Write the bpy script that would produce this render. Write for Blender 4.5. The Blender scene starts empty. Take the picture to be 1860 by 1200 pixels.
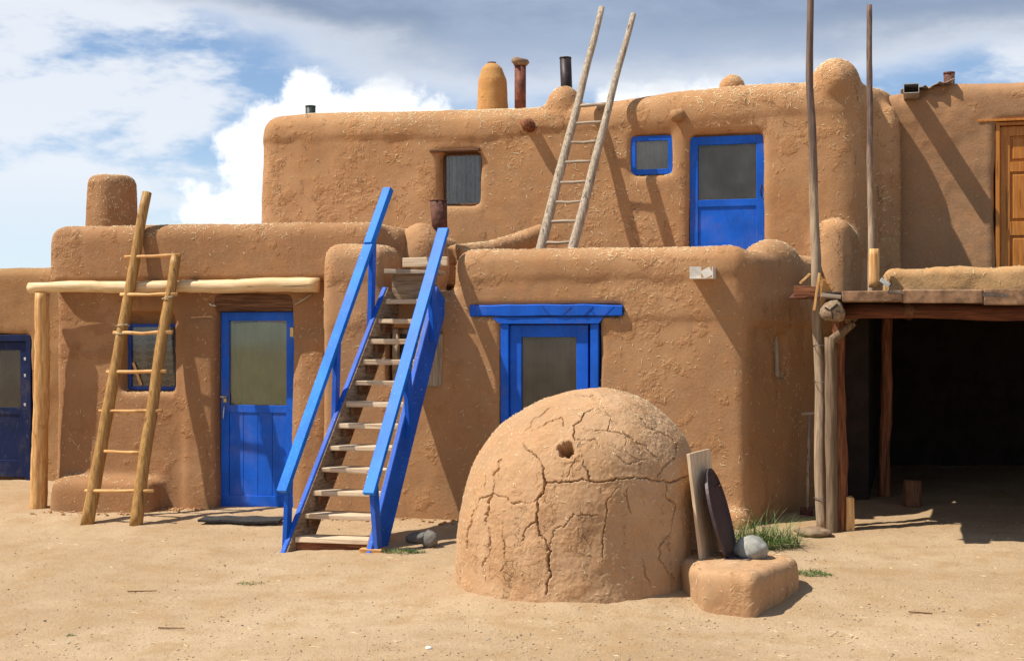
import bpy, bmesh, math, random
import numpy as np
from mathutils import Vector, Matrix, noise as mnoise

R = math.radians
rng = np.random.default_rng(7)
random.seed(7)
scn = bpy.context.scene
COL = scn.collection

# ------------------------------------------------------------------ camera
THETA = R(16.0)          # the camera looks 16 degrees to the left of the facade's normal
FPX = 2500.0             # focal length in photograph pixels (1860 wide)
CAMZ = 1.6
HORIZ = 610.0
cam_d = bpy.data.cameras.new('camera')
cam = bpy.data.objects.new('camera', cam_d); COL.objects.link(cam)
cam.location = (0, 0, CAMZ)
cam.rotation_euler = (R(90), 0, THETA)
cam_d.sensor_width = 36.0
cam_d.lens = FPX / 1860.0 * 36.0
cam_d.shift_y = (HORIZ - 600.0) / 1860.0
cam_d.clip_start = 0.1; cam_d.clip_end = 2000
scn.camera = cam
CR = (math.cos(THETA), math.sin(THETA)); CF = (-math.sin(THETA), math.cos(THETA))

# ------------------------------------------------------------------ sun
SX, SY = 0.66, 0.11     # ground run of the light per metre of drop, right and away from the camera
sd = Vector((SX*CR[0] + SY*CF[0], SX*CR[1] + SY*CF[1], -1.0)).normalized()
sun_d = bpy.data.lights.new('sun', 'SUN'); sun = bpy.data.objects.new('sun', sun_d); COL.objects.link(sun)
sun.rotation_euler = sd.to_track_quat('-Z', 'Y').to_euler()
sun_d.energy = 5.0; sun_d.angle = R(0.53); sun_d.color = (1.0, 0.94, 0.85)
SUN_EL = math.asin(-sd.z); SUN_AZ = math.atan2(-sd.x, -sd.y)   # azimuth from +Y, clockwise

# ------------------------------------------------------------------ world: sky and clouds
world = bpy.data.worlds.new('World'); scn.world = world; world.use_nodes = True
wt = world.node_tree; wt.nodes.clear()
def wn(t, **kw):
    n = wt.nodes.new(t)
    for k, v in kw.items(): setattr(n, k, v)
    return n
def wl(a, b): wt.links.new(a, b)
def wval(n, i, v):
    if hasattr(v, 'is_linked') or isinstance(v, bpy.types.NodeSocket): wl(v, n.inputs[i])
    else: n.inputs[i].default_value = v
def wmath(op, a, b=0.0, c=0.0, clamp=False):
    n = wn('ShaderNodeMath', operation=op, use_clamp=clamp)
    wval(n, 0, a); wval(n, 1, b); wval(n, 2, c); return n.outputs[0]
def wstep(x, lo, hi):
    n = wn('ShaderNodeMapRange', interpolation_type='SMOOTHSTEP')
    wval(n, 0, x); n.inputs[1].default_value = lo; n.inputs[2].default_value = hi
    n.inputs[3].default_value = 0; n.inputs[4].default_value = 1; return n.outputs[0]
def wnoise(vec, scale, detail=5, rough=0.55, dist=0.0):
    n = wn('ShaderNodeTexNoise'); wl(vec, n.inputs['Vector'])
    n.inputs['Scale'].default_value = scale; n.inputs['Detail'].default_value = detail
    n.inputs['Roughness'].default_value = rough; n.inputs['Distortion'].default_value = dist
    return n.outputs['Fac']
def wmix(f, a, b):
    n = wn('ShaderNodeMix', data_type='RGBA')
    wval(n, 0, f)
    for i, v in ((6, a), (7, b)):
        if isinstance(v, tuple): n.inputs[i].default_value = v
        else: wl(v, n.inputs[i])
    return n.outputs[2]
sky = wn('ShaderNodeTexSky', sky_type='NISHITA'); sky.sun_disc = False
sky.sun_elevation = SUN_EL; sky.sun_rotation = SUN_AZ; sky.altitude = 2100; sky.air_density = 1.0; sky.dust_density = 0.6; sky.ozone_density = 1.6
tc = wn('ShaderNodeTexCoord')
mp = wn('ShaderNodeMapping'); wl(tc.outputs['Generated'], mp.inputs['Vector']); mp.inputs['Rotation'].default_value = (0, 0, -THETA)
sep = wn('ShaderNodeSeparateXYZ'); wl(mp.outputs[0], sep.inputs[0])
dx, dy, dz = sep.outputs
mp2 = wn('ShaderNodeMapping'); wl(mp.outputs[0], mp2.inputs['Vector']); mp2.inputs['Scale'].default_value = (1, 1, 2.6); mp2.inputs['Location'].default_value = (3.1, 0.4, 0.7)
n_big = wnoise(mp2.outputs[0], 3.0, 2, 0.5)
n_fine = wnoise(mp2.outputs[0], 11.0, 5, 0.6)
n_puff = wnoise(mp.outputs[0], 30.0, 6, 0.62)
n_puff2 = wnoise(mp.outputs[0], 11.0, 2, 0.5)
def c05(n, k): return wmath('MULTIPLY', wmath('SUBTRACT', n, 0.5), k)
# grey deck: everything higher than about ten degrees, thinner towards the left
deckv = wmath('ADD', dz, wmath('ADD', c05(n_big, 0.10), c05(n_fine, 0.055)))
leftw = wstep(dx, -0.36, -0.10)
deckv = wmath('SUBTRACT', deckv, wmath('MULTIPLY', wmath('SUBTRACT', 1.0, leftw), 0.045))
deck = wstep(deckv, 0.158, 0.198)
dens = wstep(deckv, 0.170, 0.222)
# thin white veil, heavier at the left
veil = wmath('MULTIPLY', wstep(wmath('ADD', n_fine, wmath('MULTIPLY', wmath('SUBTRACT', 1.0, leftw), 0.22)), 0.50, 0.72), wstep(dz, 0.04, 0.12))
low = wmath('SUBTRACT', 1.0, wstep(dz, 0.045, 0.15))
# heaped cumulus low above the roofs: (pixel x, pixel y, radius in pixels)
blobs = [(565,185,52),(620,205,52),(505,232,56),(450,285,52),(600,290,95),(500,345,85),(712,180,46),(690,240,80),(775,232,44),(355,385,44),(420,400,58),
         (1205,178,56),(1130,190,46),(1270,200,56)]
m = None
for (bx_, by_, br_) in blobs:
    u, v = (bx_ - 930)/FPX, (HORIZ - by_)/FPX
    L = math.sqrt(1 + u*u + v*v)
    n = wn('ShaderNodeVectorMath', operation='DISTANCE'); wl(mp.outputs[0], n.inputs[0]); n.inputs[1].default_value = (u/L, 1/L, v/L)
    d = wmath('SUBTRACT', n.outputs['Value'], br_/FPX)
    m = d if m is None else wmath('SMOOTH_MIN', m, d, 0.006)
cd = wmath('SUBTRACT', wmath('SUBTRACT', m, c05(n_puff, 0.060)), c05(n_puff2, 0.02))
cum = wmath('SUBTRACT', 1.0, wstep(cd, -0.010, 0.004))
# other cumulus round the rest of the horizon
far = wmath('MULTIPLY', wstep(n_puff2, 0.58, 0.62), wmath('SUBTRACT', 1.0, wstep(dz, 0.06, 0.16)))
far = wmath('MULTIPLY', far, wmath('SUBTRACT', 1.0, wstep(dy, 0.72, 0.86)))
cum = wmath('MAXIMUM', cum, far)
K = 10.2
hsv = wn('ShaderNodeHueSaturation'); wl(sky.outputs[0], hsv.inputs['Color']); hsv.inputs['Saturation'].default_value = 1.0; hsv.inputs['Value'].default_value = 1.55
c = wmix(wmath('MULTIPLY', low, 0.72), hsv.outputs[0], (0.82*K, 0.95*K, 1.06*K, 1))
c = wmix(wmath('MULTIPLY', veil, 0.85), c, (0.98*K, 1.02*K, 1.08*K, 1))
shade = wmix(wstep(wmath('ADD', cd, c05(n_puff, 0.08)), -0.05, 0.01), (0.84*K, 0.89*K, 0.97*K, 1), (1.36*K, 1.36*K, 1.35*K, 1))
c = wmix(cum, c, shade)
grey = wmix(wstep(wmath('ADD', n_big, c05(n_fine, 0.5)), 0.34, 0.66), (0.27*K, 0.36*K, 0.52*K, 1), (0.43*K, 0.53*K, 0.71*K, 1))
deckc = wmix(dens, (0.92*K, 0.97*K, 1.05*K, 1), grey)
c = wmix(deck, c, deckc)
bg = wn('ShaderNodeBackground'); wl(c, bg.inputs['Color']); bg.inputs['Strength'].default_value = 0.070
wo = wn('ShaderNodeOutputWorld'); wl(bg.outputs[0], wo.inputs['Surface'])

scn.view_settings.view_transform = 'Standard'; scn.view_settings.look = 'None'
scn.view_settings.exposure = 0.36; scn.view_settings.gamma = 1.0; scn.view_settings.use_curve_mapping = False
scn.render.engine = 'CYCLES'
scn.cycles.use_denoising = True
scn.cycles.max_bounces = 5; scn.cycles.diffuse_bounces = 3; scn.cycles.glossy_bounces = 2
world.cycles.sampling_method = 'MANUAL'; world.cycles.sample_map_resolution = 512

def vnoise(x, y, z):
    """gradient noise for whole arrays"""
    x = np.asarray(x, dtype=np.float64); y = np.asarray(y, dtype=np.float64) + 0*x; z = np.asarray(z, dtype=np.float64) + 0*x
    xi = np.floor(x).astype(np.int64); yi = np.floor(y).astype(np.int64); zi = np.floor(z).astype(np.int64)
    fx, fy, fz = x - xi, y - yi, z - zi
    u = fx*fx*fx*(fx*(fx*6 - 15) + 10); v = fy*fy*fy*(fy*(fy*6 - 15) + 10); w = fz*fz*fz*(fz*(fz*6 - 15) + 10)
    def g(i, j, k):
        h = ((xi + i)*374761393 + (yi + j)*668265263 + (zi + k)*2147483647) & 0xffffffff
        h = ((h ^ (h >> 13))*1274126177) & 0xffffffff; h = h ^ (h >> 16)
        a = (h & 0xffff)/65535.0*2*np.pi; c = ((h >> 16) & 0xffff)/65535.0*2 - 1; q = np.sqrt(1 - c*c)
        return q*np.cos(a)*(fx - i) + q*np.sin(a)*(fy - j) + c*(fz - k)
    def lp(a, b, t): return a + (b - a)*t
    return 1.5*lp(lp(lp(g(0,0,0), g(1,0,0), u), lp(g(0,1,0), g(1,1,0), u), v), lp(lp(g(0,0,1), g(1,0,1), u), lp(g(0,1,1), g(1,1,1), u), v), w)

# ------------------------------------------------------------------ placing helpers
def ray(px, py):
    u = (px - 930.0)/FPX; v = (HORIZ - py)/FPX
    return Vector((u*CR[0] + CF[0], u*CR[1] + CF[1], v))
O3 = Vector((0, 0, CAMZ))
def P(px, py, Y):                       # the point of a facade plane Y = const
    d = ray(px, py); return O3 + d*(Y/d.y)
def PXX(px, py, X):
    d = ray(px, py); return O3 + d*(X/d.x)
def PZ(px, py, z):
    d = ray(px, py); return O3 + d*((z - CAMZ)/d.z)
OVX, OVY, OVR = -2.20, 9.34, 0.83       # oven
def smooth(t): t = max(0, min(1, t)); return t*t*(3 - 2*t)
def gz0(x, y): return 0.0245*(x + 1.7) + 0.042*(min(y, 13.0) - 11.6)
def gza(x, y):
    """height of the dirt: gentle fall towards the camera and the left, a little drift round the oven and along the walls"""
    x = np.asarray(x, dtype=np.float64); y = np.asarray(y, dtype=np.float64)
    xc = np.clip(x, -20, 12); yc = np.clip(y, -4, 13)
    z = 0.0245*(xc + 1.7) + 0.042*(yc - 11.6)
    d = np.hypot(x - OVX, y - OVY); t = np.clip((d - 0.80)/0.45, 0, 1)
    z = z + 0.042*(1 - t*t*(3 - 2*t))
    d = np.maximum(0, 11.6 - y) + 10*np.maximum(0, x + 1.7); t = np.clip(d/0.35, 0, 1)
    z = z + 0.03*(1 - t*t*(3 - 2*t))
    z = z - 0.045*np.exp(-((x + 0.8)**2 + (y - 8.35)**2)/0.7)
    return z + 0.028*vnoise(x*0.55, y*0.55, 3) + 0.010*vnoise(x*2.3, y*2.3, 7)
def gz(x, y): return float(gza(np.array([x]), np.array([y]))[0])
def G(px, py):
    z = -0.1
    for _ in range(8):
        p = PZ(px, py, z); z = gz(p.x, p.y)
    return p
def topix(p):
    r = p.x*CR[0] + p.y*CR[1]; d = p.x*CF[0] + p.y*CF[1]
    return 930 + FPX*r/d, HORIZ - FPX*(p.z - CAMZ)/d

# ------------------------------------------------------------------ materials
def newmat(name):
    m = bpy.data.materials.new(name); m.use_nodes = True
    return m, m.node_tree.nodes, m.node_tree.links, m.node_tree.nodes['Principled BSDF']
def nz(N, L, co, scale, detail=4, rough=0.55, dist=0.0, vscale=None):
    if vscale is not None:
        mpn = N.new('ShaderNodeMapping'); L.new(co, mpn.inputs[0]); mpn.inputs['Scale'].default_value = vscale; co = mpn.outputs[0]
    n = N.new('ShaderNodeTexNoise'); L.new(co, n.inputs['Vector'])
    n.inputs['Scale'].default_value = scale; n.inputs['Detail'].default_value = detail; n.inputs['Roughness'].default_value = rough; n.inputs['Distortion'].default_value = dist
    return n.outputs['Fac']
def mr(N, L, x, a, b, lo=0.0, hi=1.0, sm=True):
    n = N.new('ShaderNodeMapRange'); n.interpolation_type = 'SMOOTHSTEP' if sm else 'LINEAR'
    L.new(x, n.inputs[0]); n.inputs[1].default_value = a; n.inputs[2].default_value = b; n.inputs[3].default_value = lo; n.inputs[4].default_value = hi
    return n.outputs[0]
def mx(N, L, f, a, b):
    n = N.new('ShaderNodeMix'); n.data_type = 'RGBA'
    if isinstance(f, (int, float)): n.inputs[0].default_value = f
    else: L.new(f, n.inputs[0])
    for i, v in ((6, a), (7, b)):
        if isinstance(v, tuple): n.inputs[i].default_value = (*v[:3], 1)
        else: L.new(v, n.inputs[i])
    return n.outputs[2]
def mth(N, L, op, a, b=0.0):
    n = N.new('ShaderNodeMath'); n.operation = op
    for i, v in ((0, a), (1, b)):
        if isinstance(v, (int, float)): n.inputs[i].default_value = v
        else: L.new(v, n.inputs[i])
    return n.outputs[0]
def bump(N, L, B, h, strength, dist=0.01, prev=None):
    b = N.new('ShaderNodeBump'); L.new(h, b.inputs['Height']); b.inputs['Strength'].default_value = strength; b.inputs['Distance'].default_value = dist
    if prev is not None: L.new(prev, b.inputs['Normal'])
    L.new(b.outputs[0], B.inputs['Normal']); return b.outputs[0]
def scl(c, k): return tuple(x*k for x in c)

def adobe_mat(name, col, crack=0.5, rough_amt=1.0, seed=0.0, crack_scale=2.2):
    m, N, L, B = newmat(name)
    g = N.new('ShaderNodeNewGeometry'); co0 = g.outputs['Position']
    mpn = N.new('ShaderNodeMapping'); L.new(co0, mpn.inputs[0]); mpn.inputs['Location'].default_value = (seed, seed*0.7, seed*1.3); co = mpn.outputs[0]
    big = nz(N, L, co, 0.9, 3, 0.55)
    midn = N.new('ShaderNodeTexNoise'); L.new(co, midn.inputs['Vector']); midn.inputs['Scale'].default_value = 5.0; midn.inputs['Detail'].default_value = 4; midn.inputs['Roughness'].default_value = 0.6
    mid = midn.outputs['Fac']; fine = nz(N, L, co, 42.0, 6, 0.72)
    c = mx(N, L, mr(N, L, big, 0.32, 0.68), scl(col, 0.84), scl(col, 1.10))
    c = mx(N, L, mr(N, L, big, 0.535, 0.56, 0, 0.30), c, (col[0]*1.12, col[1]*1.16, col[2]*1.25))
    c = mx(N, L, mr(N, L, mid, 0.38, 0.66, 0, 0.6), c, (col[0]*1.03, col[1]*0.92, col[2]*0.80))
    c = mx(N, L, mr(N, L, fine, 0.40, 0.75, 0, 0.5), c, scl(col, 1.25))
    c = mx(N, L, mr(N, L, fine, 0.42, 0.25, 0, 0.5), c, scl(col, 0.62))
    st = nz(N, L, co, 3.0, 3, 0.6, 0.0, (3.0, 3.0, 0.35))
    c = mx(N, L, mr(N, L, st, 0.52, 0.72, 0, 0.28), c, scl(col, 0.72))
    # drying cracks: thin, broken up, only here and there
    va = N.new('ShaderNodeVectorMath'); va.operation = 'MULTIPLY_ADD'; L.new(midn.outputs['Color'], va.inputs[0]); va.inputs[1].default_value = (0.55, 0.55, 0.55); L.new(co, va.inputs[2])
    vo = N.new('ShaderNodeTexVoronoi'); vo.feature = 'DISTANCE_TO_EDGE'; L.new(va.outputs[0], vo.inputs['Vector']); vo.inputs['Scale'].default_value = crack_scale
    line = mr(N, L, vo.outputs['Distance'], 0.0, 0.0045*crack_scale, 1, 0)
    msk = mr(N, L, mth(N, L, 'ADD', mth(N, L, 'MULTIPLY', st, 0.6), mth(N, L, 'MULTIPLY', big, 0.4)), 0.60 - 0.14*crack, 0.70 - 0.14*crack)
    line = mth(N, L, 'MULTIPLY', line, msk)
    c = mx(N, L, mth(N, L, 'MULTIPLY', line, 0.45), c, scl(col, 0.42))
    L.new(c, B.inputs['Base Color']); B.inputs['Roughness'].default_value = 0.95; B.inputs['Specular IOR Level'].default_value = 0.12
    er = mr(N, L, mth(N, L, 'ADD', mth(N, L, 'MULTIPLY', mid, 0.55), mth(N, L, 'MULTIPLY', big, 0.45)), 0.535, 0.60, 0.0042*rough_amt, 0.016*rough_amt)
    h = mth(N, L, 'ADD', mth(N, L, 'MULTIPLY', mid, 0.008*rough_amt), mth(N, L, 'MULTIPLY', fine, er))
    h = mth(N, L, 'SUBTRACT', h, mth(N, L, 'MULTIPLY', line, 0.010))
    bump(N, L, B, h, 1.0, 1.0)
    return m
ADOBE = (0.425, 0.232, 0.112)
M = {}
M['adobe_low'] = adobe_mat('adobe_low', (0.392, 0.219, 0.108), 0.35, 0.8, 0.0)
M['adobe_left'] = adobe_mat('adobe_left', (0.335, 0.181, 0.088), 0.2, 1.1, 11.0)
M['adobe_up'] = adobe_mat('adobe_up', (0.418, 0.234, 0.114), 0.85, 0.8, 5.0)
M['adobe_right'] = adobe_mat('adobe_right', (0.385, 0.219, 0.115), 0.2, 1.0, 23.0)
M['adobe_far'] = adobe_mat('adobe_far', (0.33, 0.185, 0.085), 0.1, 0.9, 31.0)
M['adobe_oven'] = adobe_mat('adobe_oven', (0.430, 0.263, 0.143), 0.45, 0.6, 41.0, 6.0)
M['adobe_curb'] = adobe_mat('adobe_curb', (0.47, 0.28, 0.13), 1.0, 1.2, 51.0, 6.5)
M['adobe_pale'] = adobe_mat('adobe_pale', (0.50, 0.27, 0.10), 0.3, 1.0, 61.0)
M['mud'] = adobe_mat('mud', (0.20, 0.11, 0.06), 0.2, 1.0, 71.0)

def ground_mat():
    m, N, L, B = newmat('dirt')
    g = N.new('ShaderNodeNewGeometry'); co = g.outputs['Position']
    big = nz(N, L, co, 0.45, 3, 0.6); mid = nz(N, L, co, 3.2, 5, 0.65); fine = nz(N, L, co, 40, 4, 0.7); grit = nz(N, L, co, 170, 2, 0.7)
    c = mx(N, L, mr(N, L, big, 0.35, 0.65), (0.435, 0.300, 0.174), (0.505, 0.366, 0.225))
    tr = nz(N, L, co, 1.1, 3, 0.6, 0.4, (0.5, 1.6, 1))
    c = mx(N, L, mr(N, L, tr, 0.48, 0.66, 0, 0.55), c, (0.40, 0.268, 0.150))
    c = mx(N, L, mr(N, L, mid, 0.42, 0.72, 0, 0.7), c, (0.385, 0.242, 0.118))
    c = mx(N, L, mr(N, L, fine, 0.50, 0.74, 0, 0.6), c, (0.28, 0.19, 0.105))
    c = mx(N, L, mr(N, L, grit, 0.60, 0.75, 0, 0.6), c, (0.60, 0.50, 0.36))
    c = mx(N, L, mr(N, L, nz(N, L, co, 95, 1, 0.6), 0.68, 0.76, 0, 0.6), c, (0.24, 0.165, 0.11))
    L.new(c, B.inputs['Base Color']); B.inputs['Roughness'].default_value = 0.97; B.inputs['Specular IOR Level'].default_value = 0.1
    h = mth(N, L, 'ADD', mth(N, L, 'MULTIPLY', mid, 0.012), mth(N, L, 'ADD', mth(N, L, 'MULTIPLY', fine, 0.013), mth(N, L, 'MULTIPLY', grit, 0.0065)))
    bump(N, L, B, h, 1.0, 1.0)
    return m
M['dirt'] = ground_mat()

def wood_mat(name, c1, c2, axis='x', rough=0.8, knots=0.3, grain=1.0, spec=0.25):
    m, N, L, B = newmat(name)
    g = N.new('ShaderNodeTexCoord'); co = g.outputs['Object']
    st = {'x': (0.06, 1, 1), 'y': (1, 0.06, 1), 'z': (1, 1, 0.06)}[axis]
    a = nz(N, L, co, 60, 5, 0.6, 0.3, st); b = nz(N, L, co, 14, 4, 0.6, 0.8, st); k = nz(N, L, co, 7, 3, 0.5)
    c = mx(N, L, mr(N, L, a, 0.35, 0.68), c2, c1)
    c = mx(N, L, mr(N, L, b, 0.50, 0.70, 0, 0.6), c, c2)
    c = mx(N, L, mr(N, L, k, 0.60, 0.74, 0, knots), c, scl(c2, 0.6))
    crk = mr(N, L, nz(N, L, co, 26, 3, 0.5, 0.2, st), 0.66, 0.69)
    c = mx(N, L, mth(N, L, 'MULTIPLY', crk, 0.7), c, scl(c2, 0.3))
    L.new(c, B.inputs['Base Color']); B.inputs['Roughness'].default_value = rough; B.inputs['Specular IOR Level'].default_value = spec
    n1 = bump(N, L, B, a, 0.35*grain, 0.006); bump(N, L, B, mth(N, L, 'MULTIPLY', crk, -1.0), 0.6*grain, 0.006, n1)
    return m
for ax in 'xyz':
    M['tread_'+ax] = wood_mat('tread_wood_'+ax, (0.72, 0.57, 0.40), (0.52, 0.37, 0.23), ax)
    M['old_'+ax] = wood_mat('old_wood_'+ax, (0.36, 0.26, 0.165), (0.19, 0.125, 0.075), ax, 0.9, 0.5, 1.6)
    M['grey_'+ax] = wood_mat('weathered_wood_'+ax, (0.50, 0.41, 0.31), (0.27, 0.21, 0.15), ax, 0.85, 0.3, 1.4)
    M['peeled_'+ax] = wood_mat('peeled_log_'+ax, (0.72, 0.46, 0.20), (0.50, 0.235, 0.07), ax, 0.6, 0.8)
    M['pole_'+ax] = wood_mat('varnished_pole_'+ax, (0.46, 0.27, 0.085), (0.28, 0.14, 0.04), ax, 0.5, 0.4, 0.7)
    M['dark_'+ax] = wood_mat('dark_wood_'+ax, (0.22, 0.11, 0.055), (0.10, 0.045, 0.022), ax)
    M['redwood_'+ax] = wood_mat('red_bark_'+ax, (0.30, 0.12, 0.055), (0.13, 0.045, 0.02), ax, 0.85, 0.3, 2.0)
M['beam_red'] = wood_mat('dark_red_beam', (0.16, 0.055, 0.028), (0.075, 0.026, 0.014), 'x', 0.85, 0.3, 2.0)
M['forked'] = wood_mat('forked_post_wood', (0.25, 0.175, 0.11), (0.13, 0.085, 0.05), 'z', 0.9, 0.5, 1.6)
M['pale_beam'] = wood_mat('pale_beam', (0.74, 0.57, 0.35), (0.60, 0.40, 0.19), 'x', 0.6, 0.25)
M['door_orange'] = wood_mat('orange_door_wood', (0.56, 0.225, 0.045), (0.42, 0.145, 0.025), 'z', 0.4, 0.1, 0.4)
def pole_grad():
    m, N, L, B = newmat('tall_pole_wood')
    g = N.new('ShaderNodeNewGeometry'); co = g.outputs['Position']; s = N.new('ShaderNodeSeparateXYZ'); L.new(co, s.inputs[0])
    a = nz(N, L, co, 50, 5, 0.6, 0.3, (1, 1, 0.05)); b = nz(N, L, co, 3, 4, 0.6)
    h = mth(N, L, 'ADD', s.outputs[2], mth(N, L, 'MULTIPLY', b, 0.9))
    c = mx(N, L, mr(N, L, a, 0.35, 0.68), (0.24, 0.165, 0.10), (0.42, 0.31, 0.20))
    d = mx(N, L, mr(N, L, a, 0.35, 0.68), (0.075, 0.045, 0.035), (0.20, 0.125, 0.085))
    c = mx(N, L, mr(N, L, h, 2.9, 3.7), c, d)
    L.new(c, B.inputs['Base Color']); B.inputs['Roughness'].default_value = 0.8
    bump(N, L, B, a, 0.4, 0.006); return m
M['tall_pole'] = pole_grad()

def paint_mat(name, col, wear=0.25, wearcol=(0.55, 0.58, 0.62), rough=0.45, axis='z', seed=0):
    m, N, L, B = newmat(name)
    g = N.new('ShaderNodeNewGeometry'); co0 = g.outputs['Position']
    mpn = N.new('ShaderNodeMapping'); L.new(co0, mpn.inputs[0]); mpn.inputs['Location'].default_value = (seed, seed, seed); co = mpn.outputs[0]
    big = nz(N, L, co, 3, 4, 0.6); fine = nz(N, L, co, 60, 4, 0.7)
    st = {'x': (0.1, 1, 1), 'y': (1, 0.1, 1), 'z': (1, 1, 0.12)}[axis]
    gr = nz(N, L, co, 70, 4, 0.6, 0.2, st)
    c = mx(N, L, mr(N, L, big, 0.35, 0.7), scl(col, 0.82), scl(col, 1.15))
    c = mx(N, L, mr(N, L, gr, 0.5, 0.75, 0, 0.35), c, (col[0]*1.5 + 0.02, col[1]*1.4 + 0.02, col[2]*1.15))
    w = mr(N, L, mth(N, L, 'ADD', mth(N, L, 'MULTIPLY', fine, 0.45), mth(N, L, 'MULTIPLY', gr, 0.55)), 0.66 - 0.10*wear, 0.71 - 0.10*wear)
    w2 = mth(N, L, 'MULTIPLY', w, mr(N, L, nz(N, L, co, 2.4, 3, 0.6), 0.50 - 0.2*wear, 0.66 - 0.2*wear))
    c = mx(N, L, mth(N, L, 'MULTIPLY', w2, min(1, 0.5 + wear)), c, wearcol)
    dst = nz(N, L, co, 1.7, 4, 0.65)
    c = mx(N, L, mr(N, L, dst, 0.5, 0.75, 0, 0.16), c, (0.36, 0.27, 0.18))
    chip = mr(N, L, nz(N, L, co, 24, 5, 0.7), 0.735 - 0.06*wear, 0.75 - 0.06*wear)
    c = mx(N, L, chip, c, (0.50, 0.42, 0.33))
    L.new(c, B.inputs['Base Color']); B.inputs['Roughness'].default_value = rough; B.inputs['Specular IOR Level'].default_value = 0.18
    n1 = bump(N, L, B, gr, 0.25, 0.004); bump(N, L, B, mth(N, L, 'MULTIPLY', w2, -1), 0.3, 0.003, n1)
    return m
BLUE = (0.009, 0.108, 0.58)
M['blue'] = paint_mat('blue_paint', BLUE, 0.15)
M['blue_rail'] = paint_mat('worn_blue_paint', (0.006, 0.165, 0.66), 0.55, (0.34, 0.52, 0.76), 0.5, 'y', 3)
M['blue_string'] = paint_mat('blue_stringer_paint', (0.010, 0.105, 0.56), 0.6, (0.62, 0.62, 0.60), 0.5, 'y', 8)
M['navy'] = paint_mat('navy_paint', (0.006, 0.014, 0.062), 0.35, (0.35, 0.36, 0.38), 0.5, 'z', 5)
M['blue_dull'] = paint_mat('blue_window_paint', (0.018, 0.062, 0.33), 0.2, (0.4, 0.45, 0.5), 0.5, 'z', 6)

def plain(name, col, rough=0.6, metal=0.0, var=0.25, scale=20, bmp=0.15, spec=0.3):
    m, N, L, B = newmat(name)
    g = N.new('ShaderNodeNewGeometry'); co = g.outputs['Position']
    a = nz(N, L, co, scale, 5, 0.65)
    c = mx(N, L, mr(N, L, a, 0.3, 0.7), scl(col, 1 - var), scl(col, 1 + var))
    L.new(c, B.inputs['Base Color']); B.inputs['Roughness'].default_value = rough; B.inputs['Metallic'].default_value = metal; B.inputs['Specular IOR Level'].default_value = spec
    bump(N, L, B, a, bmp, 0.006); return m
M['rust'] = plain('rusty_iron', (0.115, 0.048, 0.032), 0.75, 0.2, 0.5, 25)
M['rust_pipe'] = plain('rusty_red_pipe', (0.20, 0.070, 0.040), 0.7, 0.2, 0.5, 12)
M['black_pipe'] = plain('black_pipe', (0.035, 0.024, 0.024), 0.5, 0.3, 0.4, 12)
M['green_pipe'] = plain('dark_green_pipe', (0.035, 0.045, 0.035), 0.5, 0.3, 0.3, 12)
M['galv'] = plain('galvanised_metal', (0.55, 0.55, 0.52), 0.45, 0.5, 0.2, 30)
M['white_metal'] = plain('white_metal', (0.72, 0.68, 0.60), 0.5, 0.1, 0.1, 30)
M['steel'] = plain('steel', (0.45, 0.45, 0.45), 0.35, 0.8, 0.15, 30)
M['brass'] = plain('brass', (0.55, 0.40, 0.14), 0.4, 0.7, 0.15, 30)
M['tar'] = plain('tar_paper', (0.10, 0.075, 0.06), 0.8, 0.0, 0.4, 15)
M['roofpaper'] = plain('roof_paper', (0.40, 0.32, 0.24), 0.85, 0, 0.35, 9, 0.4)
M['roof_mud'] = plain('muddy_roof_board', (0.235, 0.135, 0.075), 0.9, 0, 0.45, 14, 0.6)
M['shaded_mud'] = plain('shade_painted_mud', (0.028, 0.019, 0.015), 0.95, 0, 0.3, 6, 0.3)  # mud darkened to near black: the shed's inner shade put into the colour
M['straw'] = plain('straw', (0.74, 0.60, 0.36), 0.7, 0, 0.3, 60, 0.0)
M['stone_grey'] = plain('grey_stone', (0.29, 0.285, 0.25), 0.75, 0, 0.3, 14, 0.3)
M['stone_dark'] = plain('dark_stone', (0.16, 0.15, 0.13), 0.8, 0, 0.3, 14, 0.3)
M['stone_brown'] = plain('brown_stone', (0.24, 0.16, 0.10), 0.85, 0, 0.3, 14, 0.4)
M['pebble'] = plain('pebble', (0.42, 0.31, 0.20), 0.85, 0, 0.5, 6, 0.2)
M['grass'] = plain('weed_leaf', (0.085, 0.15, 0.035), 0.6, 0, 0.4, 8, 0.0)
M['grass_dry'] = plain('dry_stem', (0.35, 0.30, 0.14), 0.7, 0, 0.3, 8, 0.0)
M['lid'] = plain('dark_lid', (0.065, 0.042, 0.045), 0.5, 0.1, 0.25, 10, 0.1)
M['wire'] = plain('wire', (0.10, 0.085, 0.075), 0.5, 0.5, 0.2, 10, 0.0)
M['rope'] = plain('tie', (0.45, 0.40, 0.30), 0.7, 0.0, 0.2, 50, 0.2)
M['mat'] = plain('doormat', (0.035, 0.032, 0.03), 0.9, 0.0, 0.4, 40, 0.4)
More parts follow.
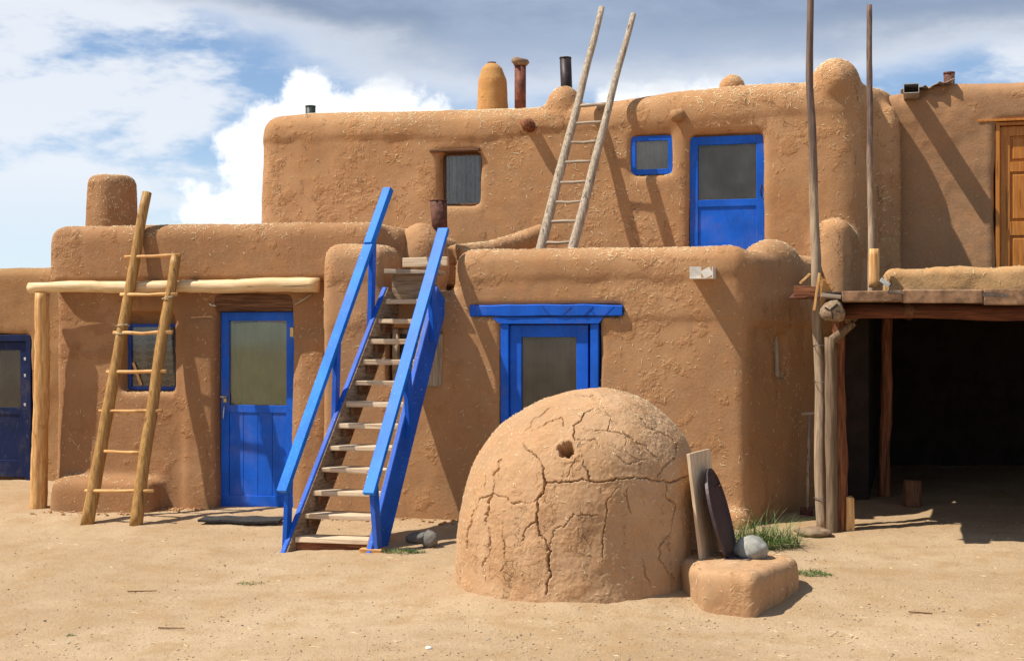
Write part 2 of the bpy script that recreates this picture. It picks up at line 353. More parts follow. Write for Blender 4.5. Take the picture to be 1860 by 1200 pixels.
def glass_mat(name, tint, rough=0.06, alpha=0.55):
    m, N, L, B = newmat(name)
    t = N.new('ShaderNodeBsdfTransparent'); t.inputs[0].default_value = (*tint, 1)
    gl = N.new('ShaderNodeBsdfGlossy'); gl.inputs['Roughness'].default_value = rough
    fr = N.new('ShaderNodeFresnel'); fr.inputs[0].default_value = 1.5
    g = N.new('ShaderNodeNewGeometry'); a = nz(N, L, g.outputs['Position'], 4, 4, 0.6)
    f2 = mth(N, L, 'ADD', fr.outputs[0], mr(N, L, a, 0.35, 0.75, 0.01, 0.03))
    df = N.new('ShaderNodeBsdfDiffuse'); df.inputs[0].default_value = (0.45, 0.42, 0.36, 1)
    m1 = N.new('ShaderNodeMixShader'); L.new(mr(N, L, a, 0.3, 0.8, 0.0, 0.02), m1.inputs[0]); L.new(t.outputs[0], m1.inputs[1]); L.new(df.outputs[0], m1.inputs[2])
    m2 = N.new('ShaderNodeMixShader'); L.new(f2, m2.inputs[0]); L.new(m1.outputs[0], m2.inputs[1]); L.new(gl.outputs[0], m2.inputs[2])
    L.new(m2.outputs[0], N['Material Output'].inputs['Surface']); return m
M['glass'] = glass_mat('dusty_glass', (0.9, 0.9, 0.88))
M['glass_screen'] = glass_mat('screened_glass', (0.7, 0.68, 0.62), 0.2)
M['cloth_green'] = plain('green_curtain', (0.33, 0.40, 0.22), 0.9, 0, 0.18, 1.5, 0.05)
M['cloth_brown'] = plain('brown_curtain', (0.29, 0.225, 0.155), 0.9, 0, 0.2, 2, 0.05)
M['cloth_grey'] = plain('grey_curtain', (0.38, 0.35, 0.31), 0.9, 0, 0.2, 2, 0.05)
M['cloth_blue'] = plain('blue_grey_curtain', (0.19, 0.23, 0.26), 0.9, 0, 0.3, 5, 0.1)
M['cloth_pink'] = plain('dusty_pink_blind', (0.20, 0.14, 0.125), 0.9, 0, 0.2, 5, 0.1)
def pattern_mat():
    m, N, L, B = newmat('patterned_curtain')
    g = N.new('ShaderNodeNewGeometry'); s = N.new('ShaderNodeSeparateXYZ'); L.new(g.outputs['Position'], s.inputs[0])
    x = mth(N, L, 'MULTIPLY', s.outputs[0], 16.0); z = mth(N, L, 'MULTIPLY', s.outputs[2], 14.0)
    tri = mth(N, L, 'ABSOLUTE', mth(N, L, 'SUBTRACT', mth(N, L, 'FRACT', z), 0.5))
    stp = mth(N, L, 'DIVIDE', mth(N, L, 'FLOOR', mth(N, L, 'MULTIPLY', tri, 10)), 10)
    a = mth(N, L, 'SUBTRACT', mth(N, L, 'ABSOLUTE', mth(N, L, 'SUBTRACT', mth(N, L, 'FRACT', mth(N, L, 'MULTIPLY', x, 0.35)), 0.5)), stp)
    w = mr(N, L, a, -0.02, 0.02)
    c = mx(N, L, w, (0.008, 0.008, 0.014), (0.15, 0.145, 0.15))
    L.new(c, B.inputs['Base Color']); B.inputs['Roughness'].default_value = 0.95; return m
M['pattern'] = pattern_mat()
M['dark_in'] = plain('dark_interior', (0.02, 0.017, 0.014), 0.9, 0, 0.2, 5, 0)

# ------------------------------------------------------------------ object helpers
def tag(o, label=None, cat=None, group=None, kind=None):
    if label: o['label'] = label
    if cat: o['category'] = cat
    if group: o['group'] = group
    if kind: o['kind'] = kind
    return o
def thing(name, loc, label, cat, group=None):
    o = bpy.data.objects.new(name, None); COL.objects.link(o); o.location = loc; o.empty_display_size = 0.2
    return tag(o, label, cat, group)
def world_loc(o):
    v = Vector(o.location)
    while o.parent is not None:
        o = o.parent; v += o.location
    return v
def link(name, me, mat, parent=None, smooth=False, origin=None):
    """me holds world coordinates; the object is placed at its own origin (parts: at their parent's)"""
    if smooth: me.shade_smooth()
    o = bpy.data.objects.new(name, me); COL.objects.link(o)
    if parent is not None:
        me.transform(Matrix.Translation(-world_loc(parent))); o.parent = parent
    elif origin is not None:
        me.transform(Matrix.Translation(-Vector(origin))); o.location = origin
    if mat is not None: me.materials.append(mat)
    return o
class MB:
    def __init__(self): self.bm = bmesh.new()
    def box(self, a, b, bev=0.004, rot=None, jit=0.0):
        a = Vector(a); b = Vector(b); c = (a + b)/2; s = b - a
        mt = Matrix.Translation(c)
        if rot is not None: mt = mt @ rot.to_4x4()
        t = bmesh.new(); bmesh.ops.create_cube(t, size=1.0)
        for v in t.verts:
            v.co = Vector((v.co.x*abs(s.x), v.co.y*abs(s.y), v.co.z*abs(s.z)))
            if jit: v.co += Vector([random.uniform(-jit, jit) for _ in range(3)])
        if bev: bmesh.ops.bevel(t, geom=t.edges[:], offset=min(bev, 0.45*min(abs(s.x), abs(s.y), abs(s.z))), segments=2, affect='EDGES', profile=0.5)
        bmesh.ops.transform(t, matrix=mt, verts=t.verts)
        self._add(t); return self
    def _add(self, t):
        me = bpy.data.meshes.new('t'); t.to_mesh(me); t.free(); self.bm.from_mesh(me); bpy.data.meshes.remove(me)
    def bar(self, p, q, w, h, up=(0, 0, 1), bev=0.004, jit=0.0):
        """a board of width w (sideways) and height h (along up) from p to q"""
        p = Vector(p); q = Vector(q); d = (q - p); L = d.length; d.normalize()
        side = d.cross(Vector(up)).normalized(); u = side.cross(d).normalized()
        rot = Matrix((side, d, u)).transposed()
        c = (p + q)/2
        self.box(c - Vector((w, L, h))/2, c + Vector((w, L, h))/2, bev, rot, jit); return self
    def tube(self, pts, radii, seg=12, wob=0.0, cap=True, seed=0):
        pts = [Vector(p) for p in pts]
        if isinstance(radii, (int, float)): radii = [radii]*len(pts)
        rings = []; bm = self.bm
        for i, p in enumerate(pts):
            d = (pts[min(i+1, len(pts)-1)] - pts[max(i-1, 0)]).normalized()
            ref = Vector((1, 0, 0)) if abs(d.x) < 0.8 else Vector((0, 0, 1))
            a = d.cross(ref).normalized(); b = a.cross(d).normalized()
            ring = []
            for k in range(seg):
                t = 2*math.pi*k/seg
                r = radii[i]
                if wob: r *= 1 + wob*mnoise.noise(Vector((math.cos(t)*1.3 + seed, math.sin(t)*1.3, i*0.55 + seed)))
                ring.append(bm.verts.new(p + (a*math.cos(t) + b*math.sin(t))*r))
            rings.append(ring)
        for i in range(len(rings)-1):
            for k in range(seg):
                f = bm.faces.new((rings[i][k], rings[i][(k+1) % seg], rings[i+1][(k+1) % seg], rings[i+1][k])); f.smooth = True
        if cap:
            for ring, fl in ((rings[0], True), (rings[-1], False)):
                vs = list(reversed(ring)) if fl else ring
                try: bm.faces.new(vs)
                except ValueError: pass
        return self
    def log(self, p, q, r0, r1, n=14, seg=14, wob=0.12, bend=0.0, seed=0):
        p = Vector(p); q = Vector(q); pts = []; rr = []
        d = (q - p); L = d.length
        a = d.cross(Vector((0.3, 0.9, 0.2))).normalized(); b = d.cross(a).normalized()
        for i in range(n + 1):
            t = i/n
            off = a*mnoise.noise(Vector((t*L*1.2, seed, 0)))*bend + b*mnoise.noise(Vector((t*L*1.2, seed, 9)))*bend
            pts.append(p.lerp(q, t) + off*min(1, 4*t)); rr.append(r0 + (r1 - r0)*t)
        return self.tube(pts, rr, seg, wob, True, seed)
    def prism(self, pts, z0, z1, r, batter=0.0, seg=4, bevel_bottom=False):
        """plan polygon pulled up from z0 to z1, walls leaning inwards by batter, edges rounded by r"""
        n = len(pts); cx = sum(p[0] for p in pts)/n; cy = sum(p[1] for p in pts)/n
        t = bmesh.new(); lo = []; hi = []
        for (x, y) in pts:
            dv = Vector((cx - x, cy - y)); dv = dv.normalized() if dv.length else dv
            lo.append(t.verts.new((x, y, z0))); hi.append(t.verts.new((x + dv.x*batter, y + dv.y*batter, z1)))
        t.faces.new(list(reversed(lo))); t.faces.new(hi)
        for i in range(n): t.faces.new((lo[i], lo[(i+1) % n], hi[(i+1) % n], hi[i]))
        bmesh.ops.recalc_face_normals(t, faces=t.faces)
        if r: bmesh.ops.bevel(t, geom=[e for e in t.edges if bevel_bottom or max(e.verts[0].co.z, e.verts[1].co.z) > z0 + 1e-5], offset=r, segments=seg, affect='EDGES', profile=0.5)
        self._add(t); return self
    def rect(self, x0, x1, y0, y1, z0, z1, r, batter=0.0, bb=False):
        return self.prism([(x0, y0), (x1, y0), (x1, y1), (x0, y1)], z0, z1, r, batter, 4, bb)
    def ball(self, c, s, sub=3, rotz=0.0):
        t = bmesh.new(); bmesh.ops.create_icosphere(t, subdivisions=sub, radius=1.0)
        bmesh.ops.transform(t, matrix=Matrix.Translation(Vector(c)) @ Matrix.Rotation(rotz, 4, 'Z') @ Matrix.Diagonal((*s, 1)), verts=t.verts)
        for f in t.faces: f.smooth = True
        self._add(t); return self
    def mesh(self, name='m'):
        bmesh.ops.recalc_face_normals(self.bm, faces=self.bm.faces)
        me = bpy.data.meshes.new(name); self.bm.to_mesh(me); self.bm.free(); return me
    def build(self, name, mat, parent=None, smooth=False, origin=None):
        return link(name, self.mesh(name), mat, parent, smooth, origin)

def coords(me):
    a = np.empty(len(me.vertices)*3); me.vertices.foreach_get('co', a); return a.reshape(-1, 3)
def setco(me, a): me.vertices.foreach_set('co', a.reshape(-1)); me.update()
def normals(me):
    a = np.empty(len(me.vertices)*3); me.vertex_normals.foreach_get('vector', a); return a.reshape(-1, 3)

def adobe(name, solids, mat, parent, cuts=None, voxel=0.035, it=5, amp=(0.028, 0.010, 0.004), seed=0.0, warp=None):
    """hand-plastered mass: closed solids welded, openings cut, softened and made uneven"""
    me0 = solids.mesh(); ob = bpy.data.objects.new('tmp', me0); COL.objects.link(ob); cob = None
    if cuts is not None:
        cob = bpy.data.objects.new('tmpc', cuts.mesh()); COL.objects.link(cob)
        bo = ob.modifiers.new('b', 'BOOLEAN'); bo.operation = 'DIFFERENCE'; bo.object = cob; bo.solver = 'EXACT'; bo.use_self = True
    rm = ob.modifiers.new('r', 'REMESH'); rm.mode = 'VOXEL'; rm.voxel_size = voxel
    sm = ob.modifiers.new('s', 'SMOOTH'); sm.factor = 0.5; sm.iterations = it
    dg = bpy.context.evaluated_depsgraph_get()
    me = bpy.data.meshes.new_from_object(ob.evaluated_get(dg))
    bpy.data.objects.remove(ob); bpy.data.meshes.remove(me0)
    if cob: bpy.data.objects.remove(cob)
    co = coords(me); no = normals(me)
    x, y, z = co.T
    d = amp[0]*vnoise(x*0.9 + seed, y*0.9, z*0.9) + amp[1]*vnoise(x*3.1, y*3.1 + seed, z*3.1) + amp[2]*vnoise(x*9.0, y*9.0, z*9.0 + seed)
    co = co + no*d[:, None]
    if warp is not None: co = warp(co)
    setco(me, co)
    return link(name, me, mat, parent, True)

def straw(parent, src, count, size=(0.025, 0.07), width=0.0035, top=4.0, zband=None, box=None, name='straw'):
    """loose straw caught in the plaster: bent slivers lying on the surface of src"""
    me = src.data; off = np.array(world_loc(src)) if src.parent is None else np.array(world_loc(src))
    me.calc_loop_triangles()
    tri = np.empty(len(me.loop_triangles)*3, dtype=np.int32); me.loop_triangles.foreach_get('vertices', tri); tri = tri.reshape(-1, 3)
    co = coords(me) + off
    a, b, c = co[tri[:, 0]], co[tri[:, 1]], co[tri[:, 2]]
    nn = np.cross(b - a, c - a); ar = np.linalg.norm(nn, axis=1)/2 + 1e-12; nn = nn/(2*ar[:, None])
    cen = (a + b + c)/3
    w = ar*(0.35 + top*np.clip(nn[:, 2], 0, 1))
    w *= (nn[:, 2] > -0.3)
    toC = np.array([0, 0, CAMZ]) - cen
    w *= (np.einsum('ij,ij->i', nn, toC) > -0.6*np.linalg.norm(toC, axis=1))     # the far sides stay bare
    if zband: w *= 1 + zband[2]*np.exp(-((cen[:, 2] - zband[0])/zband[1])**2)
    pat = vnoise(cen[:, 0]*1.6, cen[:, 1]*1.6, cen[:, 2]*1.6)
    w *= np.clip(0.55 + 1.3*pat, 0.06, 3)
    idx = rng.choice(len(w), size=count, p=w/w.sum())
    r1 = np.sqrt(rng.random(count)); r2 = rng.random(count)
    p = a[idx]*(1 - r1)[:, None] + b[idx]*(r1*(1 - r2))[:, None] + c[idx]*(r1*r2)[:, None]
    n = nn[idx]
    t = rng.normal(size=(count, 3)); t[:, 2] *= 0.9
    t -= n*np.einsum('ij,ij->i', t, n)[:, None]; t /= np.linalg.norm(t, axis=1)[:, None] + 1e-9
    s = np.cross(n, t)
    L = rng.uniform(size[0], size[1], count)[:, None]*0.5; W = (width*rng.uniform(0.6, 1.3, count))[:, None]*0.5
    bend = s*(rng.uniform(-0.25, 0.25, count)[:, None]*L)
    lift = n*0.003
    tip = n*(rng.uniform(0.0, 0.25, count)[:, None]*L)
    V = np.stack([p - t*L - s*W + lift*0.2, p - t*L + s*W + lift*0.2, p + bend - s*W + lift, p + bend + s*W + lift, p + bend + lift*1.0 + n*W*1.2,
                  p + t*L - s*W + lift + tip, p + t*L + s*W + lift + tip], axis=1).reshape(-1, 3)
    base = (np.arange(count)*7)[:, None]
    F = np.concatenate([base + np.array([[0, 1, 4]]), base + np.array([[0, 4, 2]]), base + np.array([[1, 3, 4]]), base + np.array([[2, 4, 5]]), base + np.array([[4, 3, 6]]), base + np.array([[4, 6, 5]])])
    m2 = bpy.data.meshes.new(name)
    m2.vertices.add(len(V)); m2.vertices.foreach_set('co', V.reshape(-1))
    m2.loops.add(len(F)*3); m2.loops.foreach_set('vertex_index', F.reshape(-1).astype(np.int32))
    m2.polygons.add(len(F)); m2.polygons.foreach_set('loop_start', np.arange(len(F), dtype=np.int32)*3); m2.polygons.foreach_set('loop_total', np.full(len(F), 3, dtype=np.int32))
    m2.update(calc_edges=True)
    o = link(name, m2, M['straw'], parent); o['kind'] = 'stuff'
    return o

# ================================================================== GROUND
def make_ground():
    xs = np.concatenate([np.linspace(-400, -14, 14)[:-1], np.linspace(-14, 7, 560), np.linspace(7, 400, 14)[1:]])
    ys = np.concatenate([np.linspace(-300, 6, 8)[:-1], np.linspace(6, 17, 400), np.linspace(17, 600, 16)[1:]])
    X, Y = np.meshgrid(xs, ys); nx, ny = len(xs), len(ys)
    V = np.empty((ny, nx, 3)); V[..., 0] = X; V[..., 1] = Y
    V[..., 2] = gza(X, Y)
    near = (X > -17) & (X < 10) & (Y > 3) & (Y < 18)
    V[..., 2] += np.where(near, 0.006*vnoise(X*4, Y*4, 1) + 0.005*vnoise(X*10, Y*10, 9) + 0.004*vnoise(X*19, Y*19, 5), 0)
    idx = np.arange(nx*ny).reshape(ny, nx)
    F = np.stack([idx[:-1, :-1], idx[:-1, 1:], idx[1:, 1:], idx[1:, :-1]], axis=-1).reshape(-1, 4)
    me = bpy.data.meshes.new('ground')
    me.from_pydata(V.reshape(-1, 3).tolist(), [], F.tolist())
    o = link('ground', me, M['dirt'], None, True); o['kind'] = 'structure'
    return o
ground = make_ground()

# ================================================================== ADOBE HOUSES
YC = 11.6                                  # front of the middle house
YL = 12.02                                 # recessed lower wall of the left house
YU = 14.0                                  # front of the upper storey
YR = 14.65                                  # front of the house at upper right
YF = 14.2                                  # front of the far house at left

def band(co, yf, z0, amp, seed):
    """the newest coat of plaster hangs as a swollen, ragged band along the top of a front wall"""
    x = co[:, 0]; zl = z0 + 0.06*vnoise(x*1.3 + seed, 0.3, 0.0) + 0.03*vnoise(x*5.0 + seed, 2.3, 0.0)
    t = np.clip((co[:, 2] - zl)/0.05, 0, 1); f = (np.abs(co[:, 1] - yf) < 0.16)
    co[:, 1] -= f*amp*t*(0.6 + 0.5*vnoise(x*2.0 + seed, 7.0, 1.0)); return co
# --- middle house
XL = P(580, 900, YC).x; XR = P(1357, 900, YC).x
gapL = P(702, 480, YC).x; gapR = P(817, 480, YC).x
house_mid = thing('adobe_house', (0.5*(XL + XR), YC, 0), 'brown adobe house in the middle with a blue door behind the domed oven', 'house', 'adobe houses of the village')
SBX = XR + 0.70
s = MB()
s.prism([(XL, YC), (XR, YC), (SBX, YC + 1.55), (SBX, 14.6), (XL, 14.6)], -0.5, 2.0, 0.07, 0.03)
s.rect(gapR, XR + 0.02, YC + 0.005, YC + 0.42, 1.75, 2.37, 0.15, 0.02)
s.rect(XL, gapL, YC + 0.0, YC + 0.55, 1.7, 2.44, 0.13, 0.03)
s.prism([(XR - 0.35, YC + 0.1), (XR + 0.02, YC + 0.02), (SBX, YC + 1.5), (SBX - 0.4, YC + 1.6)], 1.7, 2.33, 0.15, 0.02)
hump = P(1405, 480, YC + 0.75); s.ball((hump.x - 0.02, hump.y, 2.16), (0.24, 0.42, 0.29), 3, R(-25))
mound = P(765, 440, 12.55); s.ball((mound.x, mound.y, 2.28), (0.27, 0.3, 0.42))
pa = P(826, 446, 12.75); pb = P(985, 425, 13.85)
s.tube([pa + Vector((0, 0, -0.1)), pa.lerp(pb, 0.35) + Vector((0, 0, -0.10)), pa.lerp(pb, 0.7) + Vector((0, 0, -0.06)), pb], [0.12, 0.11, 0.11, 0.11], 10)
foot = P(1330, 945, YC - 0.05); s.rect(foot.x - 0.35, XR + 0.04, YC - 0.14, YC + 0.3, -0.5, 0.13, 0.07, 0.03)
c = MB()
dl, dr = P(908, 700, YC).x, P(1087, 700, YC).x; dtop = P(1000, 575, YC).z
ll, lr = P(852, 560, YC).x, P(1133, 560, YC).x; lb, lt = P(990, 575, YC).z, P(990, 551, YC).z
c.box((dl, YC - 0.3, -0.6), (dr, YC + 0.20, dtop), 0)
c.box((ll + 0.01, YC - 0.3, lb - 0.005), (lr - 0.01, YC + 0.10, lt - 0.005), 0)
nl, nr = P(702, 640, YC).x, P(800, 640, YC).x; nb, nt = P(750, 700, YC).z, P(750, 596, YC).z
c.box((nl, YC - 0.3, nb), (nr, YC + 0.22, nt), 0)
sl = P(1412, 650, YC + 0.55); c.box((sl.x - 0.03, YC + 0.45, sl.z - 0.18), (sl.x + 0.25, YC + 0.66, sl.z + 0.2), 0)
wall_mid = adobe('wall', s, M['adobe_low'], house_mid, c, 0.032, 3, (0.020, 0.006, 0.0022), 3.0, lambda co: band(co, YC, 2.06, 0.024, 9.0))
straw(house_mid, wall_mid, 14000, size=(0.012, 0.042), width=0.0034, top=5.0)

def lintel_carved(parent):
    y0 = YC - 0.015; y1 = YC + 0.12; n = 40; m = MB(); bm = m.bm; rings = []
    for i in range(n + 1):                    # slightly wavy hewn beam
        t = i/n; x = ll + 0.012 + t*(lr - ll - 0.024)
        b_ = lb + 0.005 + 0.006*mnoise.noise(Vector((t*5, 1, 0))); t_ = lt - 0.007 - 0.012*abs(mnoise.noise(Vector((t*4, 5, 0)))) - 0.012*max(0, t - 0.75)*4
        yy = y0 + 0.005*mnoise.noise(Vector((t*9, 2, 0)))
        rings.append([bm.verts.new(p_) for p_ in ((x, yy + 0.006, b_), (x, yy, b_ + 0.008), (x, yy, t_ - 0.008), (x, yy + 0.008, t_), (x, y1, t_), (x, y1, b_))])
    for i in range(n):
        for k in range(6): bm.faces.new((rings[i][k], rings[i+1][k], rings[i+1][(k+1) % 6], rings[i][(k+1) % 6]))
    bm.faces.new(rings[0]); bm.faces.new(list(reversed(rings[-1])))
    o = m.build('lintel', M['blue'], parent)
    zs, zt = lb + 0.012, lt - 0.03
    for i, q in enumerate((1000, 1022, 1040, 1062, 1082, 1100)):
        a = P(q, 560, YC).x; b = P(q + (16 if i % 2 else -14), 560, YC).x
        g = MB(); g.bar((a, y0 - 0.0005, zs), (b, y0 - 0.0005, zt), 0.004, 0.007, (0, 1, 0), 0); g.build('carved_line', M['blue_dull'], o)
    return o
lintel_carved(house_mid)
# corbel board and door frame
m = MB(); cb0, cb1 = P(893, 580, YC).x, P(1097, 580, YC).x; cz1 = lb - 0.004; cz0 = P(990, 585, YC).z - 0.012
bmv = m.bm; ys_ = (YC - 0.005, YC + 0.12)
vs = [bmv.verts.new((x, y, z)) for y in ys_ for (x, z) in ((cb0, cz1), (cb1, cz1), (dr, cz0), (dl, cz0))]
for f in ((3, 2, 1, 0), (4, 5, 6, 7), (0, 1, 5, 4), (1, 2, 6, 5), (2, 3, 7, 6), (3, 0, 4, 7)): bmv.faces.new([vs[i] for i in f])
m.build('corbel_board', M['blue'], house_mid)
gd = gz(0.5*(dl + dr), YC)
fr = MB()
fr.box((dl + 0.003, YC + 0.01, gd - 0.1), (dl + 0.075, YC + 0.14, cz0 - 0.003), 0.006)
fr.build('door_jamb', M['blue'], house_mid)
fr = MB(); fr.box((dr - 0.075, YC + 0.01, gd - 0.1), (dr - 0.003, YC + 0.14, cz0 - 0.003), 0.006)
fr.build('door_jamb', M['blue'], house_mid)
def framed_door(parent, x0, x1, z0, z1, y, st, rail_b, mat, pane_mat, cloth, mid=None, boards=0, name='door', depth=0.05, bottom=None):
    """stile-and-rail door: frame is the door mesh; pane, curtain, boards are its pieces"""
    d = MB()
    d.box((x0, y, z0), (x0 + st, y + depth, z1), 0.005); d.box((x1 - st, y, z0), (x1, y + depth, z1), 0.005)
    d.box((x0 + st - 0.002, y + 0.003, z1 - st), (x1 - st + 0.002, y + depth - 0.002, z1), 0.004)
    d.box((x0 + st - 0.002, y + 0.003, z0), (x1 - st + 0.002, y + depth - 0.002, z0 + rail_b), 0.004)
    pb = z0 + rail_b
    if mid is not None:
        d.box((x0 + st - 0.002, y + 0.003, mid), (x1 - st + 0.002, y + depth - 0.002, mid + st*0.85), 0.004); pb = mid + st*0.85
    o = d.build(name, mat, parent)
    g = MB(); g.box((x0 + st + 0.001, y + 0.020, pb + 0.001), (x1 - st - 0.001, y + 0.025, z1 - st - 0.001), 0)
    g.build('pane', pane_mat, o)
    cu = MB(); n = 26; bm = cu.bm; vv = []
    for j in (0, 1):
        for i in range(n + 1):
            t = i/n; xx = x0 + st + 0.004 + t*(x1 - x0 - 2*st - 0.008)
            vv.append(bm.verts.new((xx, y + 0.045 + 0.012*math.sin(i*1.9) + 0.006*math.sin(i*0.7 + j), (pb - 0.0) if j == 0 else (z1 - st - 0.03 + 0.015*math.sin(t*3.1)))))
    for i in range(n): bm.faces.new((vv[i], vv[i+1], vv[n+2+i], vv[n+1+i]))
    cu.build('curtain', cloth, o, True)
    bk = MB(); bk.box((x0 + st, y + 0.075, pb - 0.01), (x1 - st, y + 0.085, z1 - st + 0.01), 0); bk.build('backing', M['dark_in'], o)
    if boards:
        w = (x1 - x0 - 2*st)/boards
        for i in range(boards):
            b = MB(); b.box((x0 + st + i*w + 0.0015, y + 0.012, z0 + rail_b - 0.002), (x0 + st + (i+1)*w - 0.0015, y + 0.036, (mid if mid else z1 - st) + 0.002), 0.003); b.build('board', mat, o)
    elif mid is not None:
        b = MB(); b.box((x0 + st - 0.001, y + 0.014, z0 + rail_b - 0.002), (x1 - st + 0.001, y + 0.034, mid + 0.002), 0.0); b.build('panel', mat, o)
    return o
ix0, ix1 = P(926, 700, YC + 0.04).x, P(1068, 700, YC + 0.04).x
framed_door(house_mid, ix0, ix1, gd + 0.02, cz0 - 0.012, YC + 0.045, 0.105, 0.25, M['blue'], M['glass_screen'], M['cloth_brown'], gd + 0.62)
m = MB(); m.box((ix1 + 0.004, YC + 0.10, gd), (dr - 0.078, YC + 0.13, cz0 - 0.003), 0.0); m.build('door_stop', M['blue_dull'], house_mid)
# small boarded window behind the stairs
w = MB()
w.box((nl + 0.005, YC + 0.13, nb + 0.004), (nr - 0.005, YC + 0.20, nb + 0.05), 0.004); w.box((nl + 0.005, YC + 0.13, nt - 0.05), (nr - 0.005, YC + 0.20, nt - 0.004), 0.004)
w.box((nl + 0.005, YC + 0.132, nb + 0.045), (nl + 0.05, YC + 0.198, nt - 0.045), 0.004); w.box((nr - 0.05, YC + 0.132, nb + 0.045), (nr - 0.005, YC + 0.198, nt - 0.045), 0.004)
wo_ = w.build('window', M['grey_z'], house_mid)
w = MB(); w.box((nl + 0.05, YC + 0.16, nb + 0.05), (nr - 0.05, YC + 0.165, nt - 0.05), 0); w.build('pane', M['glass'], wo_)
w = MB(); w.box((nl + 0.045, YC + 0.19, nb + 0.045), (nr - 0.045, YC + 0.2, nt - 0.045), 0); w.build('backing', M['cloth_grey'], wo_)
w = MB(); q = P(713, 640, YC).x; w.tube([(q, YC + 0.09, nb + 0.003), (q, YC + 0.09, nt - 0.003)], 0.036, 16); w.build('vent_pipe', M['pebble'], wo_)
w = MB(); w.box((nr - 0.16, YC + 0.02, nb - 0.01), (nr + 0.02, YC + 0.045, nt - 0.05), 0.003); w.build('shutter_board', M['grey_z'], wo_)
# driftwood set into the niche in the side wall
w = MB(); w.log((sl.x - 0.005, YC + 0.56, sl.z - 0.17), (sl.x - 0.015, YC + 0.54, sl.z + 0.19), 0.03, 0.025, 8, 8, 0.2, 0.02); w.build('niche_stick', M['grey_z'], house_mid, True)
# roof drain: a folded tin trough poking out of the parapet
cp = P(1283, 496, YC); w = MB()
w.box((cp.x - 0.115, YC - 0.17, cp.z - 0.045), (cp.x - 0.108, YC + 0.06, cp.z + 0.05), 0); w.box((cp.x + 0.075, YC - 0.19, cp.z - 0.045), (cp.x + 0.082, YC + 0.06, cp.z + 0.045), 0)
w.box((cp.x - 0.115, YC - 0.18, cp.z - 0.052), (cp.x + 0.082, YC + 0.06, cp.z - 0.045), 0); w.box((cp.x - 0.115, YC - 0.165, cp.z - 0.045), (cp.x - 0.02, YC - 0.160, cp.z + 0.048), 0.0, Matrix.Rotation(R(14), 3, 'Z'))
w.box((cp.x - 0.01, YC - 0.185, cp.z - 0.04), (cp.x + 0.07, YC - 0.180, cp.z + 0.03), 0, Matrix.Rotation(R(-28), 3, 'Y'))
w.build('roof_drain', M['white_metal'], house_mid)
# stovepipe elbow in the mound
pp = P(798, 400, 12.6); w = MB(); w.tube([pp + Vector((0.01, 0, -0.15)), pp + Vector((0, 0, 0.0)), pp + Vector((-0.01, 0, 0.19))], [0.075, 0.077, 0.085], 18); w.tube([pp + Vector((-0.01, 0, 0.185)), pp + Vector((-0.01, 0, 0.192))], [0.088, 0.088], 18); w.build('stovepipe', M['rust'], house_mid, True)

# --- left house
LX0 = P(72, 700, YL - 0.2).x; LX1 = P(585, 700, YL).x
house_left = thing('adobe_house', (0.5*(LX0 + LX1), YL, gz(-7, 12)), 'reddish adobe house at left with tall ladder, log beam and blue half-glazed door', 'house', 'adobe houses of the village')
wx0 = P(97, 700, YL).x
UX1 = P(742, 430, 12.3).x
ptop = P(400, 403, YL - 0.2).z; pbot = P(300, 512, YL - 0.2).z
s = MB()
s.rect(wx0, LX1 + 0.25, YL, 15.5, -0.7, ptop - 0.15, 0.10, 0.0)
s.rect(LX0, UX1 - 0.12, YL - 0.12, 12.5, pbot, ptop, 0.13, 0.03)
s.rect(LX0 + 0.05, UX1, YL + 0.12, 15.4, pbot, ptop - 0.02, 0.17, 0.03)
bx0, bx1 = P(84, 900, YL - 0.25).x, P(278, 900, YL - 0.25).x
bz = P(180, 868, YL - 0.15).z
s.rect(bx0, bx1, YL - 0.30, YL + 0.3, -0.7, bz, 0.10, 0.05)
# swelling plaster either side of the door
s.rect(P(540, 700, YL).x, LX1 + 0.1, YL - 0.05, YL + 0.4, -0.7, P(550, 600, YL).z, 0.07, 0.0)
s.rect(P(332, 700, YL).x, P(398, 700, YL).x, YL - 0.035, YL + 0.3, -0.7, P(360, 575, YL).z, 0.06, 0.0)
c = MB()
ldx0, ldx1 = P(400, 750, YL + 0.08).x, P(535, 750, YL + 0.08).x; ldz1 = P(466, 566, YL + 0.08).z; ldz0 = P(466, 930, YL + 0.08).z
c.box((ldx0 - 0.004, YL - 0.4, ldz0 - 0.3), (ldx1 + 0.004, YL + 0.16, ldz1 + 0.17), 0)
lwx0, lwx1 = P(233, 650, YL + 0.12).x, P(326, 650, YL + 0.12).x; lwz0, lwz1 = P(280, 708, YL + 0.12).z, P(280, 588, YL + 0.12).z
c.box((lwx0 - 0.01, YL - 0.3, lwz0 - 0.02), (lwx1 + 0.01, YL + 0.20, lwz1 + 0.10), 0)
c.prism([(lwx0 - 0.08, YL - 0.3), (lwx1 + 0.08, YL - 0.3), (lwx1, YL + 0.13), (lwx0, YL + 0.13)], lwz0 - 0.02, lwz1 + 0.12, 0)
wall_left = adobe('wall', s, M['adobe_left'], house_left, c, 0.034, 3, (0.024, 0.007, 0.0025), 17.0)
straw(house_left, wall_left, 12000, size=(0.012, 0.040), width=0.0034, top=4.0)
w = MB(); cx_ = P(196, 400, 12.9)
s = MB(); hw = 0.255
s.prism([(cx_.x - hw, 12.75), (cx_.x + 0.06, 12.68), (cx_.x + hw, 12.85), (cx_.x + hw, 13.2), (cx_.x - hw, 13.2)], ptop - 0.3, P(196, 317, 12.9).z, 0.10, 0.05)
ch = adobe('chimney', s, M['adobe_left'], house_left, None, 0.03, 4, (0.02, 0.008, 0.003), 29.0)
straw(ch, ch, 500, size=(0.012, 0.04), width=0.0036, top=2.0)
